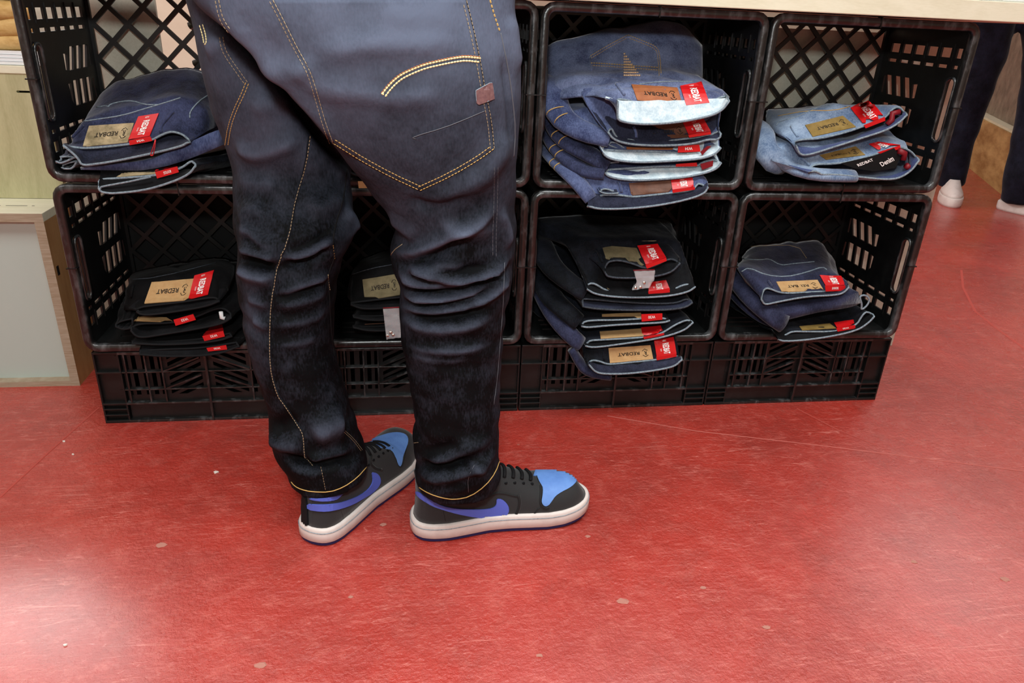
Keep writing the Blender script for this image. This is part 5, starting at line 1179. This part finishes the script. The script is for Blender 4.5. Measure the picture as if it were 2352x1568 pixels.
# ---------------------------------------------------------------- shoes
def shoe(origin, ang, side):
    """side=+1: the outer side of the shoe is on its local -Y"""
    r = bpy.data.objects.new('shoe', None); COL.objects.link(r); r.parent = man; r.location = origin; r.rotation_euler = (0, 0, ang)
    r.matrix_parent_inverse = pmat(man).inverted(); r.empty_display_size = .05
    L = .304
    ST = np.array([(0, .0), (.003, .010), (.010, .0175), (.022, .0240), (.045, .0300), (.07, .0335), (.10, .036), (.18, .0385), (.28, .038), (.40, .037), (.52, .0415), (.64, .0475), (.74, .0505), (.83, .048), (.89, .0425), (.93, .036), (.96, .0285), (.98, .0205), (.992, .013), (.998, .0065), (1.0, .0)])
    cen = lambda s: side*.010*math.sin(PI*min(1, max(0, (s-.15)/.85))**1.3)-side*.002   # outline bows to the outside of the foot
    wid = lambda s: np.interp(s, ST[:, 0], ST[:, 1])
    ss = np.unique(np.r_[0, .003, .0065, .010, .016, .022, .033, .045, np.linspace(.06, .88, 34), .905, .93, .945, .96, .97, .98, .986, .992, .995, .998, 1])
    def outline(grow, s_list=ss):
        P = resample(np.array([(s*L, cen(s)+wid(s)) for s in s_list]+[(s*L, cen(s)-wid(s)) for s in s_list[-2:0:-1]]), 120, True)
        T = np.roll(P, -1, 0)-np.roll(P, 1, 0); T = T+np.roll(T, 1, 0)+np.roll(T, -1, 0); Nn = np.stack([-T[:, 1], T[:, 0]], 1); Nn /= np.linalg.norm(Nn, axis=1)[:, None]
        return P+Nn*grow
    spring = lambda x: .010*max(0, (x/L-.72)/.28)**2
    def stack(layers, name, m, par):
        V = []; F = []; n = 120
        for g, z in layers:
            for x, y in outline(g): V.append((x, y, z+spring(x)))
        for j in range(len(layers)-1):
            for i in range(n): F.append((j*n+i, j*n+(i+1) % n, (j+1)*n+(i+1) % n, (j+1)*n+i))
        c0 = len(V); mid = outline(0).mean(0)
        F.append(tuple(range(n))[::-1]); F.append(tuple((len(layers)-1)*n+i for i in range(n)))
        return link(name, mesh(V, F, name), m, par, False, False)
    o = stack([(.001, .0005), (.003, .002), (.003, .0065), (.001, .007)], 'outsole', MT['rubber_navy'], r)
    o = stack([(.003, .0068), (.0055, .009), (.0055, .023), (.0045, .0258), (.0045, .0268), (.0035, .0313), (.0015, .0332), (-.004, .0332)], 'sole', MT['rubber_white'], r)
    o.data.polygons.foreach_set('use_smooth', [len(p.vertices) == 4 for p in o.data.polygons])
    b = MB(); b.tube([(x, y, .0264+spring(x)) for x, y in outline(.0049)], .0007, 4, True); b.build('sole_groove', MT['edge_pale'], r, world=False)
    HT = np.array([(0, .118), (.05, .142), (.12, .150), (.26, .150), (.33, .138), (.40, .120), (.48, .104), (.56, .092), (.63, .082), (.70, .0745), (.80, .0725), (.88, .068), (.94, .0605), (.98, .050), (1, .038)])
    S2 = np.unique(np.r_[0, .004, .012, .025, np.linspace(.04, .94, 46), .96, .975, .985, .993, 1.0]); NT = 37; V = []; F = []
    for s in S2:
        h = np.interp(s, HT[:, 0], HT[:, 1]); wv = wid(s)-.0015 if wid(s) > .002 else .0005
        hi = max(0, (h-.075)/.075)
        for t in range(NT):
            u = PI*t/(NT-1); p = 2.5-.5*hi
            cs = math.copysign(abs(math.cos(u))**(2/p), math.cos(u)); sn = abs(math.sin(u))**(2/p)
            z = .031+(h-.031)*sn; q = (z-.031)/(h-.031+1e-6); nar = 1-.22*hi*q-.12*q*q*(1-hi)
            x = s*L+(.006*math.sin(min(q, 1)*PI*.9) if s < .05 else 0)
            if s > .9: x -= .010*q*(s-.9)/.1
            V.append((x, cen(s)+wv*cs*nar, z+spring(s*L)))
    n = len(S2)
    for j in range(n-1):
        for t in range(NT-1): F.append((j*NT+t, j*NT+t+1, (j+1)*NT+t+1, (j+1)*NT+t))
    F.append(tuple(range(NT))[::-1]); F.append(tuple((n-1)*NT+t for t in range(NT)))
    F += [(j*NT, (j+1)*NT, (j+1)*NT+NT-1, j*NT+NT-1) for j in range(n-1)]
    up = link('upper', mesh(V, F, 'upper'), MT['suede'], r, True, False)
    bv = bvh_of([up]); mw = pmat(up)
    # laces and eyelets across the throat
    loc, _ = None, None
    def surf(x, y):
        q, n_, _, _ = bv.ray_cast(mw @ Vector((x, y, .4)), Vector((0, 0, -1))); return (mw.inverted() @ q) if q else None
    for k in range(6):
        s = .655-.052*k; x = s*L; c = cen(s); P = []
        hw = .017+.0010*k
        for j in range(9):
            y = c-hw+2*hw*j/8; q = surf(x+.004*math.sin(j/8*PI), y)
            if q: P.append(np.array(q)+[0, 0, .0032])
        b = MB(); b.tube(P, .0030, 6, flat=.6); b.build('lace', MT['lace'], r, True, False)
        for sg in (-1, 1):
            q = surf(x+.002, c+sg*(hw+.004))
            if q: b = MB(); b.tube([np.array(q)+[0, 0, -.001], np.array(q)+[0, 0, .0012]], .0028, 8); b.build('eyelet', MT['lace'], r, False, False)
    return r, up, bv
ck = crop(5.6, 940, 1040); cl = crop(5.059, 640, 960)
sr, upr, bvr = shoe((.624, -.3775, 0), math.radians(6.0), 1)
def on(f, bv, pts, name, m, par, th=.0015, cell=4): return decal(bv, f(smooth_poly(pts, 1, True)), name, m, par, th, cell, near=name == 'toe_box')
on(ck, bvr, [(1620, 230), (1640, 190), (1800, 178), (1980, 185), (2080, 210), (2140, 260), (2165, 310), (2150, 370), (2080, 440), (1960, 500), (1880, 550), (1830, 620), (1790, 670), (1750, 685), (1715, 660), (1700, 620), (1715, 540), (1720, 450), (1690, 400), (1660, 350)], 'toe_box', MT['shoe_sky'], sr)
on(ck, bvr, [(90, 485), (160, 520), (290, 610), (430, 680), (600, 712), (850, 725), (1020, 718), (1090, 695), (1120, 655), (1120, 585), (1190, 590), (1250, 640), (1282, 700), (1275, 765), (1230, 810), (1130, 838), (1000, 838), (800, 815), (600, 775), (450, 730), (300, 680), (160, 590), (100, 530)], 'side_emblem', MT['shoe_blue'], sr, .0022)
for q, rr in (([(1400, 540), (1425, 620), (1410, 720), (1370, 800), (1320, 870)], .0032), ([(880, 620), (980, 590), (1080, 530), (1180, 510), (1390, 560)], .0026), ([(1690, 400), (1695, 500), (1680, 660), (1740, 720), (1800, 700)], .0028), ([(1680, 700), (1600, 790), (1540, 860)], .0022),
              ([(430, 690), (450, 800), (470, 890)], .0009), ([(1640, 210), (1640, 300), (1690, 400)], .002)):
    cord(bvr, ck(q), MT['suede2'], sr, rr, 'panel_edge', -.0006)
sl, upl, bvl = shoe((.463, -.402, 0), math.radians(60.0), -1)
on(cl, bvl, [(1040, 270), (1180, 210), (1300, 175), (1400, 170), (1470, 190), (1500, 230), (1500, 290), (1470, 370), (1440, 440), (1430, 510), (1415, 555), (1400, 560), (1380, 530), (1360, 460), (1330, 390), (1290, 365), (1180, 345), (1085, 320)], 'toe_box', MT['shoe_sky'], sl)
on(cl, bvl, [(1075, 625), (1130, 635), (1170, 680), (1180, 740), (1150, 800), (1080, 870), (980, 930), (860, 1000), (720, 1050), (600, 1075), (500, 1080), (340, 1058), (335, 990), (420, 1000), (560, 1000), (690, 985), (820, 945), (950, 890), (1040, 820), (1085, 750), (1090, 690)], 'side_emblem', MT['shoe_blue'], sl, .0022)
on(cl, bvl, [(175, 870), (200, 930), (235, 960), (238, 1020), (200, 990), (180, 930)], 'heel_stripe', MT['shoe_blue'], sl, .0018)
on(cl, bvl, [(345, 925), (480, 935), (620, 905), (760, 855), (700, 920), (660, 950), (540, 965), (400, 950)], 'collar_stripe', MT['shoe_blue'], sl, .0018)
on(cl, bvl, [(225, 870), (330, 890), (345, 1060), (355, 1285), (250, 1240), (235, 1000)], 'heel_tab', MT['lace'], sl, .004)
for q, rr in (([(690, 985), (740, 1100), (755, 1170)], .0009), ([(1080, 420), (1060, 520), (1130, 590), (1200, 600)], .003), ([(1290, 365), (1360, 470), (1400, 570), (1440, 560), (1500, 300)], .002)):
    cord(bvl, cl(q), MT['suede2'], sl, rr, 'panel_edge', -.0006)

# ---------------------------------------------------------------- upper body (above the frame)
def skin_mesh(name, V, E, R, m, par, root=0, lv=1):
    me = bpy.data.meshes.new(name); me.from_pydata(V, E, []); o = bpy.data.objects.new('tmp', me); COL.objects.link(o)
    md = o.modifiers.new('k', 'SKIN'); md.use_smooth_shade = True
    for i, r_ in enumerate(R):
        me.skin_vertices[0].data[i].radius = r_ if isinstance(r_, tuple) else (r_, r_)
    me.skin_vertices[0].data[root].use_root = True
    sb = o.modifiers.new('s', 'SUBSURF'); sb.levels = lv; sb.render_levels = lv
    m2 = bpy.data.meshes.new_from_object(o.evaluated_get(bpy.context.evaluated_depsgraph_get())); bpy.data.objects.remove(o)
    return link(name, m2, m, par)
def upper(par, x, y, z, ux=.0, uy=.05, facing=1):
    """shirt, head, hair and arms above the waist; leaning by (ux, uy); facing +y when 1"""
    f = facing; P = lambda a, b_, c: (x+a+ux*c/.6, y+f*b_+f*uy*c/.6, z+c)
    V = [P(0, 0, -.02), P(0, 0, .16), P(0, 0, .32), P(0, 0, .44), P(0, .01, .50), P(-.18, 0, .43), P(-.25, .03, .20), P(.18, 0, .43), P(.25, .03, .20)]
    skin_mesh('shirt', V, [(0, 1), (1, 2), (2, 3), (3, 4), (3, 5), (5, 6), (3, 7), (7, 8)], [(.17, .12), (.165, .12), (.175, .12), (.14, .10), (.065, .06), .065, .055, .065, .055], MT['shirt'], par, 0, 2)
    hd = MB(); hd.add(*pillow(*P(0, .035, .63), .076, .095, .115, p=2.1, wob=.01)); h = hd.build('head', MT['skin'], par, True)
    for s in (-1, 1):
        e = MB(); e.add(*pillow(*P(s*.079, .03, .62), .008, .018, .030, 8)); e.build('ear', MT['skin'], h, True)
        e = MB(); e.add(*pillow(*P(s*.030, .122, .64), .012, .006, .007, 8)); e.build('eye', MT['white'], h, True)
    e = MB(); e.add(*pillow(*P(0, .135, .61), .014, .018, .026, 8)); e.build('nose', MT['skin'], h, True)
    e = MB(); e.add(*pillow(*P(0, .122, .572), .026, .008, .007, 8)); e.build('mouth', MT['skin'], h, True)
    e = MB(); e.add(*pillow(*P(0, .012, .665), .083, .092, .100, p=2.2, wob=.03)); e.build('hair', MT['hair'], par, True)
    skin_mesh('neck', [P(0, .01, .46), P(0, .02, .56)], [(0, 1)], [.055, .052], MT['skin'], par)
    for s in (-1, 1):
        V = [P(s*.25, .04, .23), P(s*.25, .16, .08), P(s*.20, .29, .06), P(s*.19, .36, .055)]; E = [(0, 1), (1, 2), (2, 3)]; R = [.042, .038, .028, (.034, .018)]
        for k in range(4):
            i0 = len(V); V += [P(s*.19+(k-1.5)*.019, .39, .055), P(s*.19+(k-1.5)*.020, .425, .047), P(s*.19+(k-1.5)*.020, .445-.006*abs(k-1.4), .030)]; E += [(3, i0), (i0, i0+1), (i0+1, i0+2)]; R += [.0095, .0085, .007]
        i0 = len(V); V += [P(s*.155, .37, .045), P(s*.145, .40, .035)]; E += [(3, i0), (i0, i0+1)]; R += [.011, .009]
        skin_mesh('arm', V, E, R, MT['skin'], par, 0, 1)
upper(man, .555, -.37, 1.03, 0, .06)

# ================================================================ THE PASSER-BY AT THE RIGHT
pas = empty('person', (3.45, 2.1, 0), 0, 'passer-by in dark jeans and white-soled shoes behind the right end of the shelf', 'person')
def leg(pts, rad):
    P = [at(p, Y=y) for p, y in pts]; return P, rad
b = MB()
def limb(P, R, n=20):
    P = np.array(P, float); Q = resample(P, 22); d = np.linspace(0, 1, 22); rr = np.interp(d, np.linspace(0, 1, len(R)), R)
    rr = rr*(1+.03*np.sin(d*38)+.02*np.sin(d*71+1)); b.tube(Q, list(rr), n)
YB = 2.05
La = [at((2262, -60), Y=YB), at((2250, 120), Y=YB), at((2222, 240), Y=YB), at((2195, 350), Y=YB), at((2184, 428), Y=YB)]
Rb = [at((2420, -60), Y=YB-.1), at((2415, 120), Y=YB-.15), at((2385, 260), Y=YB-.2), at((2352, 400), Y=YB-.25), at((2343, 462), Y=YB-.25)]
limb(La, [.14, .135, .10, .075, .065]); limb(Rb, [.13, .12, .095, .085, .085])
hip = (La[0]+Rb[0])/2
b.add(*pillow(hip[0], hip[1], hip[2]+.12, .20, .15, .19))
tmp = bpy.data.objects.new('tmp', mesh(b.V, b.F)); COL.objects.link(tmp)
md = tmp.modifiers.new('r', 'REMESH'); md.mode = 'VOXEL'; md.voxel_size = .018; ms = tmp.modifiers.new('s', 'SMOOTH'); ms.iterations = 3
mm_ = bpy.data.meshes.new_from_object(tmp.evaluated_get(bpy.context.evaluated_depsgraph_get())); bpy.data.objects.remove(tmp)
link('jeans', mm_, denim('deep navy denim', lin((10, 11, 20)), lin((28, 30, 46)), .38, .7, .1), pas)
for P, dr in ((La[-1], (-.5, -.86)), (Rb[-1], (.55, -.83))):
    d2 = np.array([dr[0], dr[1], 0]); sd = np.array([-dr[1], dr[0], 0]); V = []; F = []; n = 24
    rr = bpy.data.objects.new('shoe', None); COL.objects.link(rr); rr.parent = pas; rr.matrix_parent_inverse = pmat(pas).inverted()
    c = np.array([P[0], P[1], 0])+d2*.06
    for nm, lay, m in (('sole', [(1, 0), (1.03, .012), (1.03, .040), (1, .046)], MT['rubber_white']), ('upper', [(.97, .044), (.93, .060), (.70, .085), (.50, .115)], MT['rubber_white'])):
        V = []; F = []
        for g, z in lay:
            for i in range(n):
                u = 2*PI*i/n; off = -.05*(1-g) if nm == 'upper' else 0
                V.append(c+d2*(math.cos(u)*.15*g+off*1.6)+sd*math.sin(u)*.052*g*(1+.15*math.cos(u))+np.array([0, 0, z]))
        for j in range(len(lay)-1): F += [(j*n+i, j*n+(i+1) % n, (j+1)*n+(i+1) % n, (j+1)*n+i) for i in range(n)]
        F += [tuple(range(n))[::-1], tuple((len(lay)-1)*n+i for i in range(n))]
        link(nm, mesh(V, F), m, rr)
upper(pas, hip[0], hip[1], hip[2]+.26, 0, .02, -1)
